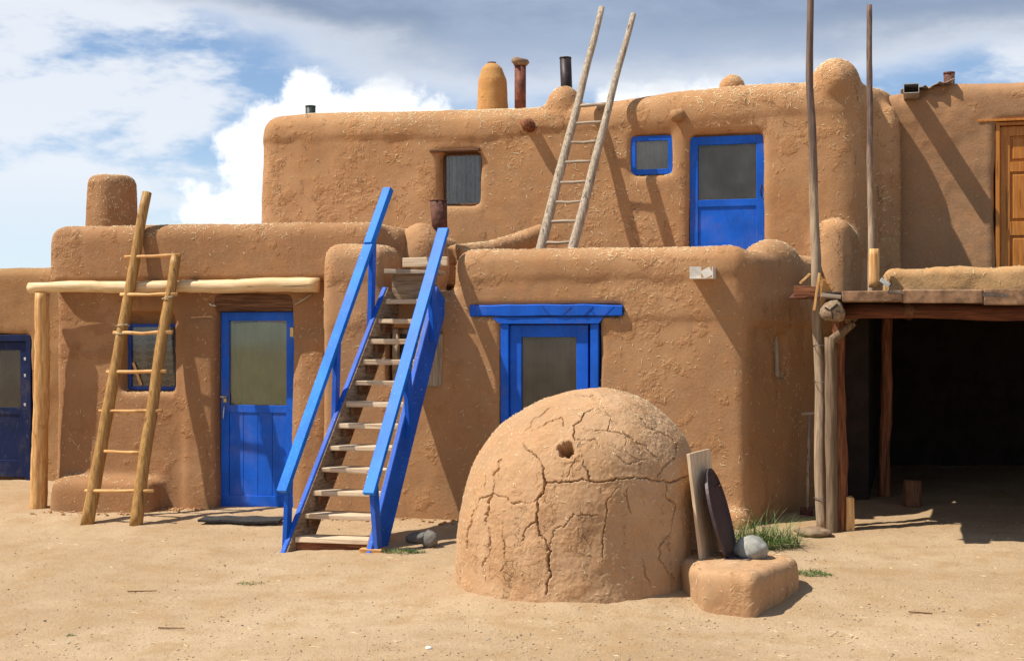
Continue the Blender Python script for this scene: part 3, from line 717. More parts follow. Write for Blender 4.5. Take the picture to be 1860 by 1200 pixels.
# lintel boards over the door
w = MB(); w.box((ldx0 - 0.10, YL + 0.012, ldz1 + 0.035), (ldx1 + 0.14, YL + 0.12, ldz1 + 0.165), 0.004, None, 0.003); w.build('lintel', M['dark_x'], house_left)
w = MB(); w.box((ldx0 - 0.003, YL + 0.02, ldz1 + 0.004), (ldx1 + 0.003, YL + 0.12, ldz1 + 0.032), 0.004); w.build('door_head', M['dark_x'], house_left)
dmid = P(466, 735, YL + 0.1).z
d = framed_door(house_left, ldx0 + 0.004, ldx1 - 0.004, ldz0 + 0.0, ldz1 - 0.002, YL + 0.085, 0.085, 0.16, M['blue'], M['glass'], M['cloth_green'], dmid - 0.075, 4)
hz = P(406, 720, YL + 0.08)
w = MB(); w.box((hz.x - 0.035, YL + 0.068, hz.z - 0.012), (hz.x + 0.03, YL + 0.083, hz.z + 0.006), 0.002); w.build('hasp', M['steel'], d)
w = MB(); w.box((hz.x + 0.012, YL + 0.05, hz.z - 0.055), (hz.x + 0.045, YL + 0.068, hz.z - 0.015), 0.004); w.tube([(hz.x + 0.018, YL + 0.059, hz.z - 0.016), (hz.x + 0.02, YL + 0.059, hz.z + 0.012), (hz.x + 0.038, YL + 0.059, hz.z + 0.012), (hz.x + 0.04, YL + 0.059, hz.z - 0.016)], 0.0035, 6); w.build('padlock', M['brass'], d)
hz = P(408, 750, YL + 0.08)
w = MB(); w.tube([(hz.x, YL + 0.083, hz.z + 0.075), (hz.x + 0.012, YL + 0.045, hz.z + 0.055), (hz.x + 0.004, YL + 0.045, hz.z - 0.035), (hz.x - 0.012, YL + 0.083, hz.z - 0.06)], 0.006, 8); w.build('handle', M['galv'], d, True)
hz = P(530, 603, YL + 0.08)
w = MB(); w.box((hz.x - 0.018, YL + 0.078, hz.z - 0.045), (hz.x + 0.018, YL + 0.0845, hz.z + 0.045), 0.002); w.build('hinge', M['brass'], d)
w = MB(); w.box((ldx0 - 0.01, YL - 0.02, ldz0 - 0.09), (ldx1 + 0.02, YL + 0.15, ldz0 - 0.006), 0.01, None, 0.004); w.build('threshold', M['grey_x'], house_left)
# window with blue frame and woven curtain
def framed_window(parent, x0, x1, z0, z1, y, st, mat, pane_mat, cloth, folds=0.012, name='window', back=True):
    d = MB(); dep = 0.05
    d.box((x0, y, z0), (x0 + st, y + dep, z1), 0.004); d.box((x1 - st, y, z0), (x1, y + dep, z1), 0.004)
    d.box((x0 + st - 0.002, y + 0.002, z1 - st), (x1 - st + 0.002, y + dep - 0.002, z1), 0.003); d.box((x0 + st - 0.002, y - 0.002, z0), (x1 - st + 0.002, y + dep - 0.002, z0 + st*1.1), 0.003)
    o = d.build(name, mat, parent)
    g = MB(); g.box((x0 + st + 0.001, y + 0.018, z0 + st), (x1 - st - 0.001, y + 0.022, z1 - st), 0); g.build('pane', pane_mat, o)
    cu = MB(); bm = cu.bm; n = 30; vv = []
    for j in (0, 1):
        for i in range(n + 1):
            vv.append(bm.verts.new((x0 + st + i/n*(x1 - x0 - 2*st), y + 0.042 + folds*math.sin(i*1.7 + 0.4*math.sin(i)) , z0 + st if j == 0 else z1 - st)))
    for i in range(n): bm.faces.new((vv[i], vv[i+1], vv[n+2+i], vv[n+1+i]))
    cu.build('curtain', cloth, o, True)
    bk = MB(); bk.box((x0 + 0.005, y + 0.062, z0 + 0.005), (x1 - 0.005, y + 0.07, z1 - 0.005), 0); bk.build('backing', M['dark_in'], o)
    return o
wl_ = framed_window(house_left, lwx0, lwx1, lwz0, lwz1, YL + 0.12, 0.032, M['blue_dull'], M['glass'], M['pattern'], 0.006)
w = MB(); w.bar((lwx0 + 0.05, YL + 0.128, lwz0 + 0.27), (lwx0 + 0.14, YL + 0.128, lwz0 + 0.045), 0.03, 0.008, (0, 1, 0), 0.002); w.build('prop_stick', M['peeled_z'], wl_)
# stray wire and pegs by the lintel
for (a, b) in (((378, 549), (393, 556)), ((536, 553), (566, 534))):
    w = MB(); q = P(*a, YL - 0.01); r_ = P(*b, YL - 0.03); w.tube([q, q.lerp(r_, 0.5) + Vector((0, -0.02, -0.01)), r_], 0.007, 6); w.build('peg', M['rope'], house_left, True)

# --- far house at the left edge
FX1 = P(120, 700, YF).x
house_far = thing('adobe_house', (FX1 - 1.5, YF, gz0(-10, 13)), 'low adobe house at the left edge with dark navy door', 'house', 'adobe houses of the village')
s = MB(); s.rect(FX1 - 6, FX1 + 1.2, YF, YF + 3.5, -0.7, P(30, 486, YF).z, 0.13, 0.02)
c = MB(); fdx1 = P(60, 750, YF + 0.06).x; fdx0 = fdx1 - 0.95; fdz1 = P(30, 607, YF + 0.06).z; fdz0 = P(30, 866, YF + 0.06).z
c.box((fdx0, YF - 0.3, fdz0 - 0.3), (fdx1, YF + 0.18, fdz1), 0)
wall_far = adobe('wall', s, M['adobe_far'], house_far, c, 0.045, 3, (0.03, 0.012, 0.004), 37.0)
straw(house_far, wall_far, 2500, size=(0.012, 0.04), width=0.0036, top=3.0)
w = MB()
w.box((fdx1 - 0.075, YF + 0.02, fdz0 - 0.05), (fdx1 - 0.004, YF + 0.12, fdz1 - 0.004), 0.006); w.box((fdx0 + 0.004, YF + 0.02, fdz0 - 0.05), (fdx0 + 0.075, YF + 0.12, fdz1 - 0.004), 0.006)
w.box((fdx0 + 0.07, YF + 0.022, fdz1 - 0.085), (fdx1 - 0.07, YF + 0.118, fdz1 - 0.005), 0.006); w.build('door_frame', M['navy'], house_far)
d = framed_door(house_far, fdx0 + 0.08, fdx1 - 0.08, fdz0, fdz1 - 0.09, YF + 0.06, 0.10, 0.2, M['navy'], M['glass_screen'], M['cloth_pink'], P(30, 742, YF + 0.06).z - 0.07)
for yy in (652, 682, 735):
    q = P(49, yy, YF + 0.05); w = MB(); w.box((q.x - 0.04, YF + 0.045, q.z - 0.018), (q.x + 0.04, YF + 0.058, q.z + 0.018), 0.003, None, 0.004); w.build('hasp', M['galv'], d)

# --- upper storey
UX0 = P(462, 350, YU).x; UXR = P(1562, 350, YU).x
utop = P(1000, 178, YU).z
UXB = P(1640, 300, YR).x
house_up = thing('adobe_house', (0.5*(UX0 + UXR), YU, 2.0), 'upper-storey adobe house with straw-flecked wall, small blue window and blue roof-terrace door', 'house', 'adobe houses of the village')
s = MB()
s.prism([(UX0 - 0.04, YU), (UXR, YU), (UXB + 0.02, YR + 0.1), (UXB + 0.02, YU + 3.5), (UX0 - 0.04, YU + 3.5)], 1.95, utop, 0.22, 0.06)
k = P(1518, 130, YU + 0.35); s.ball((k.x, k.y, utop - 0.05), (0.27, 0.38, P(1518, 120, YU + 0.35).z - utop + 0.05))
k = P(1330, 152, YU + 1.0); s.ball((k.x, k.y, k.z - 0.12), (0.15, 0.15, 0.16))
k = P(1026, 170, YU + 0.3); s.ball((k.x, k.y, k.z - 0.13), (0.21, 0.25, 0.25))
k = P(1612, 190, YU + 0.42); s.tube([(k.x - 0.03, k.y + 0.12, 1.96), (k.x - 0.03, k.y + 0.12, k.z - 0.22), (k.x - 0.03, k.y + 0.12, k.z - 0.08), (k.x - 0.03, k.y + 0.12, k.z - 0.03)], [0.17, 0.165, 0.12, 0.04], 14)
# buttress running forward from the corner
b0 = P(1520, 450, 12.9)
s.prism([(b0.x - 0.17, 12.75), (b0.x + 0.13, 12.7), (UXR + 0.02, YU + 0.3), (UXR - 0.5, YU + 0.3)], 1.93, P(1520, 398, 12.9).z, 0.13, 0.03)
c = MB()
ux0, ux1 = P(806, 320, YU + 0.14).x, P(876, 320, YU + 0.14).x; uz0, uz1 = P(840, 373, YU + 0.14).z, P(840, 279, YU + 0.14).z
c.prism([(ux0 - 0.04, YU - 0.3), (ux1 + 0.01, YU - 0.3), (ux1, YU + 0.22), (ux0, YU + 0.22)], uz0 - 0.02, uz1 + 0.03, 0)
vx0, vx1 = P(1146, 280, YU + 0.05).x, P(1222, 280, YU + 0.05).x; vz0, vz1 = P(1184, 317, YU + 0.05).z, P(1184, 247, YU + 0.05).z
c.box((vx0 - 0.005, YU - 0.3, vz0 - 0.015), (vx1 + 0.005, YU + 0.13, vz1 + 0.01), 0)
tx0, tx1 = P(1253, 350, YU + 0.07).x, P(1389, 350, YU + 0.07).x; tz1 = P(1320, 247, YU + 0.07).z; tz0 = 1.98
c.box((tx0 - 0.004, YU - 0.3, tz0 - 0.2), (tx1 + 0.004, YU + 0.16, tz1 + 0.006), 0)
def up_warp(co):
    co = band(co, YU, utop - 0.36, 0.026, 4.0)
    t = np.clip((co[:, 0] - UX0)/(UXR - UX0), 0, 1)
    k = np.clip((co[:, 2] - 3.3)/0.7, 0, 1)
    co[:, 2] += k*(0.09*t - 0.045)
    co[:, 2] += k*(0.04*np.sin(t*7.0 + 1.0) + 0.06*np.exp(-((t - 0.72)/0.14)**2)*0.5 - 0.02*np.exp(-((t - 0.25)/0.2)**2))
    return co
wall_up = adobe('wall', s, M['adobe_up'], house_up, c, 0.036, 6, (0.026, 0.008, 0.0028), 51.0, up_warp)
straw(house_up, wall_up, 26000, size=(0.014, 0.05), width=0.0040, top=3.0)
wdw = framed_window(house_up, ux0 + 0.002, ux1 - 0.002, uz0 + 0.002, uz1 - 0.004, YU + 0.145, 0.016, M['dark_z'], M['glass'], M['cloth_blue'], 0.03)
w = MB(); w.box((ux0 - 0.11, YU - 0.012, uz1 + 0.008), (ux1 + 0.01, YU + 0.16, uz1 + 0.035), 0.004, None, 0.003); w.build('lintel', M['dark_x'], house_up)
framed_window(house_up, vx0, vx1, vz0, vz1, YU + 0.05, 0.05, M['blue'], M['glass'], M['cloth_grey'], 0.01)
td = framed_door(house_up, tx0, tx1, tz0, tz1, YU + 0.07, 0.085, 0.12, M['blue'], M['glass_screen'], M['cloth_grey'], P(1320, 375, YU + 0.07).z)
q = P(1383, 345, YU + 0.07); w = MB(); w.tube([(q.x, YU + 0.07, q.z + 0.05), (q.x, YU + 0.035, q.z + 0.03), (q.x, YU + 0.035, q.z - 0.04), (q.x, YU + 0.07, q.z - 0.06)], 0.006, 8); w.build('handle', M['black_pipe'], td, True)
for (vx_, vy_, r_) in ((961, 229, 0.068), (1232, 213, 0.072)):
    q = P(vx_, vy_, YU); m = MB(); m.log((q.x, YU + 0.1, q.z + 0.01), (q.x - 0.005, YU - 0.125, q.z), r_*1.1, r_*0.85, 6, 14, 0.5, 0.01, vx_)
    m.build('viga_end', M['redwood_y'] if vx_ < 1000 else M['adobe_up'], house_up, True)
q = P(895, 160, YU + 1.3); s = MB()
zt = P(893, 117, YU + 1.3).z
s.tube([(q.x, q.y, utop - 0.25), (q.x, q.y, utop + 0.15), (q.x - 0.005, q.y, zt - 0.18), (q.x - 0.01, q.y, zt - 0.05), (q.x - 0.01, q.y, zt)], [0.19, 0.188, 0.17, 0.12, 0.06], 20)
chm = adobe('chimney', s, M['adobe_pale'], house_up, None, 0.022, 3, (0.015, 0.012, 0.004), 77.0)
w = MB(); w.tube([(q.x - 0.012, q.y, zt - 0.06), (q.x - 0.012, q.y, zt + 0.022)], 0.05, 16); w.build('chimney_pot', M['rust'], chm, True)
def stovepipe(px, y0, y1, Y, r, mat, cap=None, lean=0.0, sink=0.25):
    a = P(px, y1, Y); b = P(px, y0, Y); m = MB()
    m.tube([a + Vector((-lean*sink/(b.z-a.z) if b.z > a.z else 0, 0, -sink)), b + Vector((lean, 0, 0))], r, 18)
    m.tube([b + Vector((lean, 0, -0.012)), b + Vector((lean, 0, 0.003))], [r*1.05, r*1.05], 18)
    o = m.build('stovepipe', M[mat], house_up, True)
    if cap:
        m = MB(); bt = b + Vector((lean, 0, 0)); m.tube([bt + Vector((0, 0, -0.05)), bt + Vector((0, 0, -0.015)), bt + Vector((0, 0, 0.02)), bt + Vector((0.004, 0, 0.035))], [r*1.02, r*1.45, r*1.5, r*1.15], 14, 0.25); m.build('cap', M['stone_brown'], o, True)
    return o
stovepipe(945, 112, 182, YU + 1.2, 0.066, 'rust_pipe', True)
stovepipe(1029, 105, 158, YU + 0.35, 0.062, 'black_pipe', None, -0.012)
stovepipe(564, 193, 212, YU + 1.2, 0.06, 'green_pipe')

# --- house at upper right, beyond the shelter roof
RX0 = P(1636, 300, YR).x; RX1 = 5.5
rtop = P(1800, 148, YR).z
house_right = thing('adobe_house', (0.5*(RX0 + RX1), YR, 2.0), 'adobe house at upper right with orange panelled wooden door', 'house', 'adobe houses of the village')
s = MB(); s.rect(RX0 - 0.6, RX1, YR, YR + 3, 1.93, rtop, 0.12, 0.03)
q0 = P(1660, 180, YR).x
c = MB(); rdx0 = P(1808, 350, YR + 0.08).x; rdx1 = rdx0 + 0.95; rdz1 = P(1830, 224, YR + 0.08).z; rdz0 = 2.06
c.box((rdx0 - 0.003, YR - 0.3, rdz0 - 0.3), (rdx1 + 0.003, YR + 0.19, rdz1 + 0.03), 0)
# broken, crumbled roof edge left of the pipe
c2x0, c2x1 = P(1645, 175, YR).x, P(1712, 175, YR).x
for i in range(7):
    t = i/6; c.ball((c2x0 + t*(c2x1 - c2x0), YR - 0.02, rtop - 0.03 + 0.03*math.sin(i*2.1)), (0.10, 0.13, 0.085 + 0.035*math.sin(i*1.3)), 2)
def r_warp(co):
    t = (co[:, 0] - RX0)/(RX1 - RX0); k = np.clip((co[:, 2] - 3.6)/0.8, 0, 1)
    co[:, 2] += k*(-0.10*np.exp(-(np.clip(co[:, 0] - RX0, 0, 9)/0.30)**2) + 0.02*np.sin(co[:, 0]*5.0))
    return co
wall_r = adobe('wall', s, M['adobe_right'], house_right, c, 0.036, 2, (0.03, 0.014, 0.006), 63.0, r_warp)
straw(house_right, wall_r, 1200, size=(0.012, 0.04), width=0.0034, top=3.0)
w = MB(); w.box((rdx0 - 0.17, YR - 0.008, rdz1 + 0.01), (rdx1 + 0.2, YR + 0.12, rdz1 + 0.035), 0.004); w.build('lintel', M['door_orange'], house_right)
w = MB(); w.box((rdx0, YR + 0.02, rdz0), (rdx0 + 0.04, YR + 0.15, rdz1 + 0.006), 0.004); w.box((rdx1 - 0.04, YR + 0.02, rdz0), (rdx1, YR + 0.15, rdz1 + 0.006), 0.004); w.box((rdx0 + 0.038, YR + 0.022, rdz1 - 0.03), (rdx1 - 0.038, YR + 0.148, rdz1 + 0.005), 0.004); w.build('door_frame', M['door_orange'], house_right)
dd = MB(); X0, X1 = rdx0 + 0.043, rdx1 - 0.043; Z1 = rdz1 - 0.035
dd.box((X0, YR + 0.085, rdz0), (X1, YR + 0.105, Z1), 0.0)
st = 0.095; mw = (X1 - X0 - 3*st)/2
for xa in (X0, X0 + st + mw, X1 - st): dd.box((xa, YR + 0.06, rdz0 + 0.001), (xa + st, YR + 0.088, Z1 - 0.001), 0.004)
rows = [(Z1 - 0.10, Z1), (Z1 - 0.46, Z1 - 0.36), (Z1 - 1.10, Z1 - 0.96), (rdz0, rdz0 + 0.2)]
for (a, b) in rows: dd.box((X0 + 0.01, YR + 0.062, a), (X1 - 0.01, YR + 0.087, b), 0.004)
od = dd.build('door', M['door_orange'], house_right)
for xa in (X0 + st, X0 + 2*st + mw):
    for i in range(3):
        w = MB(); w.box((xa + 0.025, YR + 0.066, rows[i+1][1] + 0.025), (xa + mw - 0.025, YR + 0.09, rows[i][0] - 0.025), 0.012); w.build('panel', M['door_orange'], od)
q = P(1655, 171, YR)
w = MB(); x0, x1, z0, z1 = q.x - 0.075, q.x + 0.075, q.z - 0.05, q.z + 0.045; ya, yb = YR - 0.36, YR + 0.1
w.box((x0, ya, z0), (x1, yb, z0 + 0.006), 0); w.box((x0, ya, z1 - 0.006), (x1, yb, z1), 0); w.box((x0, ya, z0 + 0.005), (x0 + 0.006, yb, z1 - 0.005), 0); w.box((x1 - 0.006, ya, z0 + 0.005), (x1, yb, z1 - 0.005), 0)
w.build('roof_drain', M['galv'], house_right)
w = MB(); n = 16; bm = w.bm; vv = []
for j in range(4):
    for i in range(n):
        t = i/(n-1); x = P(1636, 170, YR).x + t*0.52
        vv.append(bm.verts.new((x, YR - 0.05 + j*0.16 + 0.02*math.sin(i*1.7), q.z + 0.055 + 0.09*t*t + 0.014*math.sin(i*1.3 + j) + (0.0 if j else -0.012 + 0.012*math.sin(i*2.9)))))
for j in range(3):
    for i in range(n-1): bm.faces.new((vv[j*n+i], vv[j*n+i+1], vv[(j+1)*n+i+1], vv[(j+1)*n+i]))
rp = w.build('roof_paper', M['roofpaper'], house_right, True); sol = rp.modifiers.new('t', 'SOLIDIFY'); sol.thickness = 0.008
a = P(1724, 150, YR + 1.0); b = P(1724, 132, YR + 1.0); w = MB(); w.tube([a + Vector((0, 0, -0.3)), b], 0.058, 18); w.tube([b + Vector((0, 0, -0.02)), b + Vector((0, 0, 0.002))], 0.062, 18); w.build('stovepipe', M['rust'], house_right, True)

# ================================================================== SHELTER (open shed under the terrace)
YS = 10.53
sx0 = P(1442, 530, 11.45).x; sx1 = 5.5
sz0, sz1 = P(1700, 552, YS).z, P(1700, 527, YS).z
shed = thing('open_shelter', (sx0 + 1.5, YS + 0.5, gz(1, 11.6)), 'dark open shed at right under a mud roof on old log posts', 'shelter')
w = MB(); w.box((sx0 + 0.30, YS + 0.05, sz0 + 0.03), (sx1, 17.05, sz1 - 0.004), 0.01); w.build('roof', M['shaded_mud'], shed)
# roof boards along the front edge, each uneven
edges = [1530, 1640, 1786, 1930, 2100]
for i in range(len(edges) - 1):
    a = P(edges[i], 540, YS).x; b = P(edges[i+1] - 1, 540, YS).x
    w = MB(); zj = random.uniform(-0.012, 0.01)
    w.box((a, YS - 0.02 + random.uniform(-0.012, 0.012), sz0 + zj + (0.02 if i == 0 else 0)), (b, YS + 0.06, sz1 + zj*0.3 + random.uniform(-0.005, 0.004)), 0.008, Matrix.Rotation(R(random.uniform(-0.8, 0.8)), 3, 'Y'), 0.006)
    w.build('roof_board', M['roof_mud'], shed)
for (xa, xb, yy) in ((1612, 1640, 530), (1786, 1832, 535)):
    w = MB(); a = P(xa, yy, YS - 0.04); b = P(xb, yy + 2, YS - 0.04); w.bar(a, b, 0.006, 0.022, (0, 0, 1), 0.002, 0.005); w.build('torn_paper', M['tar'], shed)
w = MB(); w.log((P(1528, 560, YS + 0.35).x, YS + 0.35, sz0 - 0.045), (sx1, YS + 0.45, sz0 - 0.05), 0.06, 0.06, 30, 14, 0.2, 0.03); w.build('front_beam', M['beam_red'], shed, True)
lg = P(1511, 565, YS - 0.05); w = MB(); w.log((lg.x - 0.0, YS - 0.08, lg.z), (lg.x + 0.05, 15.0, lg.z + 0.04), 0.080, 0.10, 24, 18, 0.30, 0.02, 4); lo_ = w.build('cross_log', M['old_y'], shed, True)
for (a_, b_, w_) in (((-0.005, 0.01), (0.045, 0.05), 0.022), ((0.0, 0.0), (-0.05, 0.03), 0.006), ((0.005, -0.01), (0.01, -0.06), 0.007), ((0.03, 0.0), (0.065, -0.01), 0.005)):   # splits in the sawn end
    w = MB(); w.bar((lg.x + a_[0], YS - 0.081, lg.z + a_[1]), (lg.x + b_[0], YS - 0.081, lg.z + b_[1]), w_, 0.006, (0, 1, 0), 0, 0.002); w.build('split', M['dark_in'], lo_)
for i in range(5):
    x = sx0 + 0.9 + i*0.9
    w = MB(); w.log((x, YS + 0.3, sz0 + 0.01 - 0.05), (x, 16.4, sz0 - 0.03), 0.05, 0.05, 10, 10, 0.1); w.build('rafter', M['dark_y'], shed, True)
# inside walls, the shed's deep shade painted into their colour
w = MB(); w.rect(sx0 + 0.2, sx1, 16.6, 17.0, -0.5, sz0 + 0.06, 0.02); w.build('back_wall', M['shaded_mud'], shed)
w = MB(); w.rect(sx1 - 0.3, sx1, 11.0, 16.61, -0.5, sz0 + 0.06, 0.02); w.build('side_wall', M['shaded_mud'], shed)
w = MB(); w.rect(SBX - 0.05, SBX + 0.25, 13.0, 16.61, -0.5, sz0 + 0.05, 0.02); w.build('side_wall', M['shaded_mud'], shed)
# posts at the corner
b = G(1527, 962); t = P(1522, 585, b.y + 0.05); w = MB(); w.log((b.x, b.y, b.z - 0.1), (t.x, t.y, sz0 - 0.02), 0.062, 0.055, 18, 14, 0.35, 0.03, 2); w.build('post', M['redwood_z'], shed, True)
b = G(1512, 966); w = MB(); t = P(1508, 612, b.y); w.log((b.x, b.y, b.z - 0.1), (t.x, t.y + 0.02, t.z), 0.045, 0.05, 14, 12, 0.2, 0.015, 6)
t2 = P(1551, 586, b.y - 0.02); w.log((t.x, t.y + 0.02, t.z - 0.04), (t2.x, t2.y, t2.z), 0.04, 0.026, 6, 10, 0.15, 0.01, 8)
w.build('forked_post', M['forked'], shed, True)
b = G(1605, 915); w = MB(); w.log((b.x, b.y + 0.5, b.z - 0.1), (P(1612, 560, b.y + 0.5).x, b.y + 0.5, sz0), 0.055, 0.05, 14, 12, 0.3, 0.03, 12); w.build('inner_post', M['redwood_z'], shed, True)
# tin and board scraps at the roof's left end
YK = 11.42
a = P(1437, 520, YK + 0.25); b = P(1482, 538, YK)
w = MB(); w.box((a.x, YK, b.z + 0.03), (b.x + 0.02, YK + 1.0, b.z + 0.042), 0.002, Matrix.Rotation(R(6), 3, 'X')); w.build('tin_sheet', M['rust'], shed)
w = MB(); w.box((P(1443, 530, YK).x, YK - 0.03, P(1443, 541, YK).z), (P(1484, 530, YK).x, YK - 0.005, P(1443, 520, YK).z), 0.004, Matrix.Rotation(R(2), 3, 'Y'), 0.006); w.build('roof_board', M['redwood_x'], shed)
w = MB(); q0, q1, q2 = P(1489, 500, YS + 0.12), P(1515, 521, YS + 0.12), P(1490, 560, YS + 0.12)
bmv = w.bm; vs = [bmv.verts.new(v + Vector((0, dy_, 0))) for dy_ in (0, 0.09) for v in (q0, q1, q2)]
for f in ((0, 1, 2), (5, 4, 3), (0, 3, 4, 1), (1, 4, 5, 2), (2, 5, 3, 0)): bmv.faces.new([vs[i] for i in f])
w.build('wedge_board', M['adobe_pale'], shed)
w = MB(); w.bar(P(1489, 496, YS + 0.08), P(1479, 564, YS + 0.08), 0.02, 0.05, (0, 1, 0), 0.003); w.build('batten', M['peeled_z'], shed)
w = MB(); w.bar(P(1492, 536, YS + 0.0), P(1528, 540, YS + 0.0), 0.05, 0.03, (0, 0, 1), 0.004, 0.003); w.build('batten', M['grey_x'], shed)
w = MB(); w.bar(P(1453, 515, YK + 0.1), P(1472, 497, YK + 0.1), 0.02, 0.03, (0, 1, 0), 0.003); w.build('batten', M['peeled_x'], shed)
# low mud curb on the roof with stub post
cz = P(1730, 486, YS + 0.5).z
s = MB(); cx0 = P(1600, 505, YS + 0.5).x; s.prism([(cx0, YS + 0.36), (sx1, YS + 0.30), (sx1, YS + 0.72), (cx0, YS + 0.72)], sz1 - 0.10, cz, 0.07, 0.02)
curb = adobe('roof_curb', s, M['adobe_curb'], shed, None, 0.022, 2, (0.02, 0.014, 0.010), 91.0)
straw(curb, curb, 600, size=(0.012, 0.04), width=0.0032, top=3.0)
a = P(1588, 522, YS + 0.28); b = P(1588, 452, YS + 0.28); w = MB(); w.log(a, b, 0.042, 0.038, 6, 14, 0.06); w.build('stub_post', M['peeled_z'], shed, True)
w = MB(); q = P(1607, 514, YS + 0.24); w.bar(q + Vector((-0.03, 0, 0.03)), q + Vector((0.035, 0, -0.02)), 0.03, 0.012, (0, 1, 0), 0.002, 0.003); w.build('tin_scrap', M['galv'], shed)

# ================================================================== TALL POLES
def tall_pole(base, top, r0, r1, label, seed):
    base = Vector(base); m = MB(); m.log(base + Vector((0, 0, -0.05)), top, r0, r1, 40, 14, 0.14, 0.03, seed)
    return tag(m.build('tall_pole', M['tall_pole'], None, True, origin=base), label, 'pole', 'tall ladder poles')
b = G(1494, 958); t = P(1468, -70, b.y + 0.25); tp1 = tall_pole(b, t, 0.052, 0.026, 'tallest wooden pole, rising from the ground at the shed corner past the roofs', 3)
t0 = P(1582, 500, YS + 0.62); tall_pole((t0.x, t0.y, sz1 - 0.0), P(1579, 10, YS + 0.95), 0.026, 0.022, 'thinner wooden pole standing on the shed roof beside the stub post', 19)
for yy in (536, 628, 693, 905):      # wire wound round the poles
    q = P(1497, yy, b.y - 0.0); m = MB(); pts = []
    for k in range(25):
        a = 2*math.pi*k/24; pts.append((q.x + 0.005 + 0.095*math.cos(a), q.y + 0.02 + 0.078*math.sin(a), q.z + 0.006*math.sin(2*a + yy)))
    m.tube(pts, 0.0035, 6, cap=False); m.build('wire_tie', M['wire'], tp1, True)

# ================================================================== LOG FRAME over the left house front
pf = P(70, 917, YL - 0.13); b = Vector((pf.x, pf.y, gz(pf.x, pf.y)))
frame = thing('log_frame', b, 'peeled log post and beam propped along the front of the left house', 'post and beam')
yb = YL - 0.16
a0 = P(54, 523, yb); a1 = P(578, 516, yb)
m = MB(); m.log(a0, a1, 0.052, 0.070, 40, 16, 0.13, 0.03, 5); m.build('beam', M['pale_beam'], frame, True)
m = MB(); pt = P(79, 532, yb); m.log((b.x, b.y, b.z - 0.05), (pt.x, yb, pt.z), 0.086, 0.068, 34, 16, 0.16, 0.025, 9)
for (kx, ky) in ((69, 620), (70, 660), (72, 785), (66, 810), (86, 640)):
    q = P(kx, ky, b.y - 0.01); m.ball((q.x, q.y + 0.02, q.z), (0.026, 0.022, 0.032), 2)
m.build('post', M['peeled_z'], frame, True)

# ================================================================== LADDERS
def ladder(label, mats, railpts, rungs, rr, rung_r, origin, ties=()):
    t = thing('ladder', origin, label, 'ladder', 'pole ladders')
    for i, (a, b, r0, r1) in enumerate(railpts):
        m = MB(); m.log(a, b, r0, r1, 24, 14, 0.08, 0.02, i*3.3 + rr); m.build('rail', mats[0], t, True)
    for (a, b) in rungs:
        m = MB(); mid = (a + b)/2 + Vector((0, 0, random.uniform(-0.012, 0.004))); m.tube([a, a.lerp(b, 0.25) + Vector((0, 0, -0.002)), mid, a.lerp(b, 0.75), b], [rung_r*random.uniform(0.85, 1.1) for _ in range(5)], 10, 0.1); m.build('rung', mats[1], t, True)
    return t
def line_at(a, b, z): tt = (z - a.z)/(b.z - a.z); return a.lerp(b, tt)
# left ladder, leaning on the beam
fa = G(158, 951); fb = G(246, 953)
ya = YL - 0.30
ta0 = P(233, 540, ya); ta = fa + (ta0 - fa)*1.0
ta = fa + (ta0 - fa)*((P(268, 347, ya + 0.1).z - fa.z)/(ta0.z - fa.z))
tb0 = P(309, 520, ya); tb = fb + (tb0 - fb)*((P(315, 461, ya).z - fb.z)/(tb0.z - fb.z))
rung_px = [((227,467),(327,463)),((219,535),(322,534)),((206,604),(313,603)),((194,675),(302,674)),((180,746),(294,746)),((190,819),(255,822)),((155,891),(279,891))]
rungs = []
for (p, q) in rung_px:
    zz = 1.6 - (0.5*(p[1] + q[1]) - HORIZ)/FPX*12.9
    c0 = line_at(fa, ta, zz); c1 = line_at(fb, tb, zz)
    y0, y1 = c0.y - 0.02, c1.y - 0.02
    rungs.append((P(p[0], p[1], y0), P(q[0], q[1], y1)))
lad1 = ladder('honey-coloured pole ladder leaning against the left house beside its window', (M['pole_z'], M['peeled_x']), [(fa + Vector((0, 0, -0.02)), ta, 0.062, 0.046), (fb + Vector((0, 0, -0.02)), tb, 0.060, 0.048)], rungs, 1, 0.017, (fa + fb)/2)
for (px_, py_) in ((213, 604), (216, 592), (303, 541)):
    q0 = line_at(fa if px_ < 250 else fb, ta if px_ < 250 else tb, P(px_, py_, ya).z)
    m = MB(); pts = [(q0.x + 0.058*math.cos(2*math.pi*k/20), q0.y + 0.058*math.sin(2*math.pi*k/20), q0.z + 0.012*math.sin(2*math.pi*k/20*1 + px_)) for k in range(21)]
    m.tube(pts, 0.006, 6, cap=False); m.build('wire_tie', M['rope'], lad1, True)
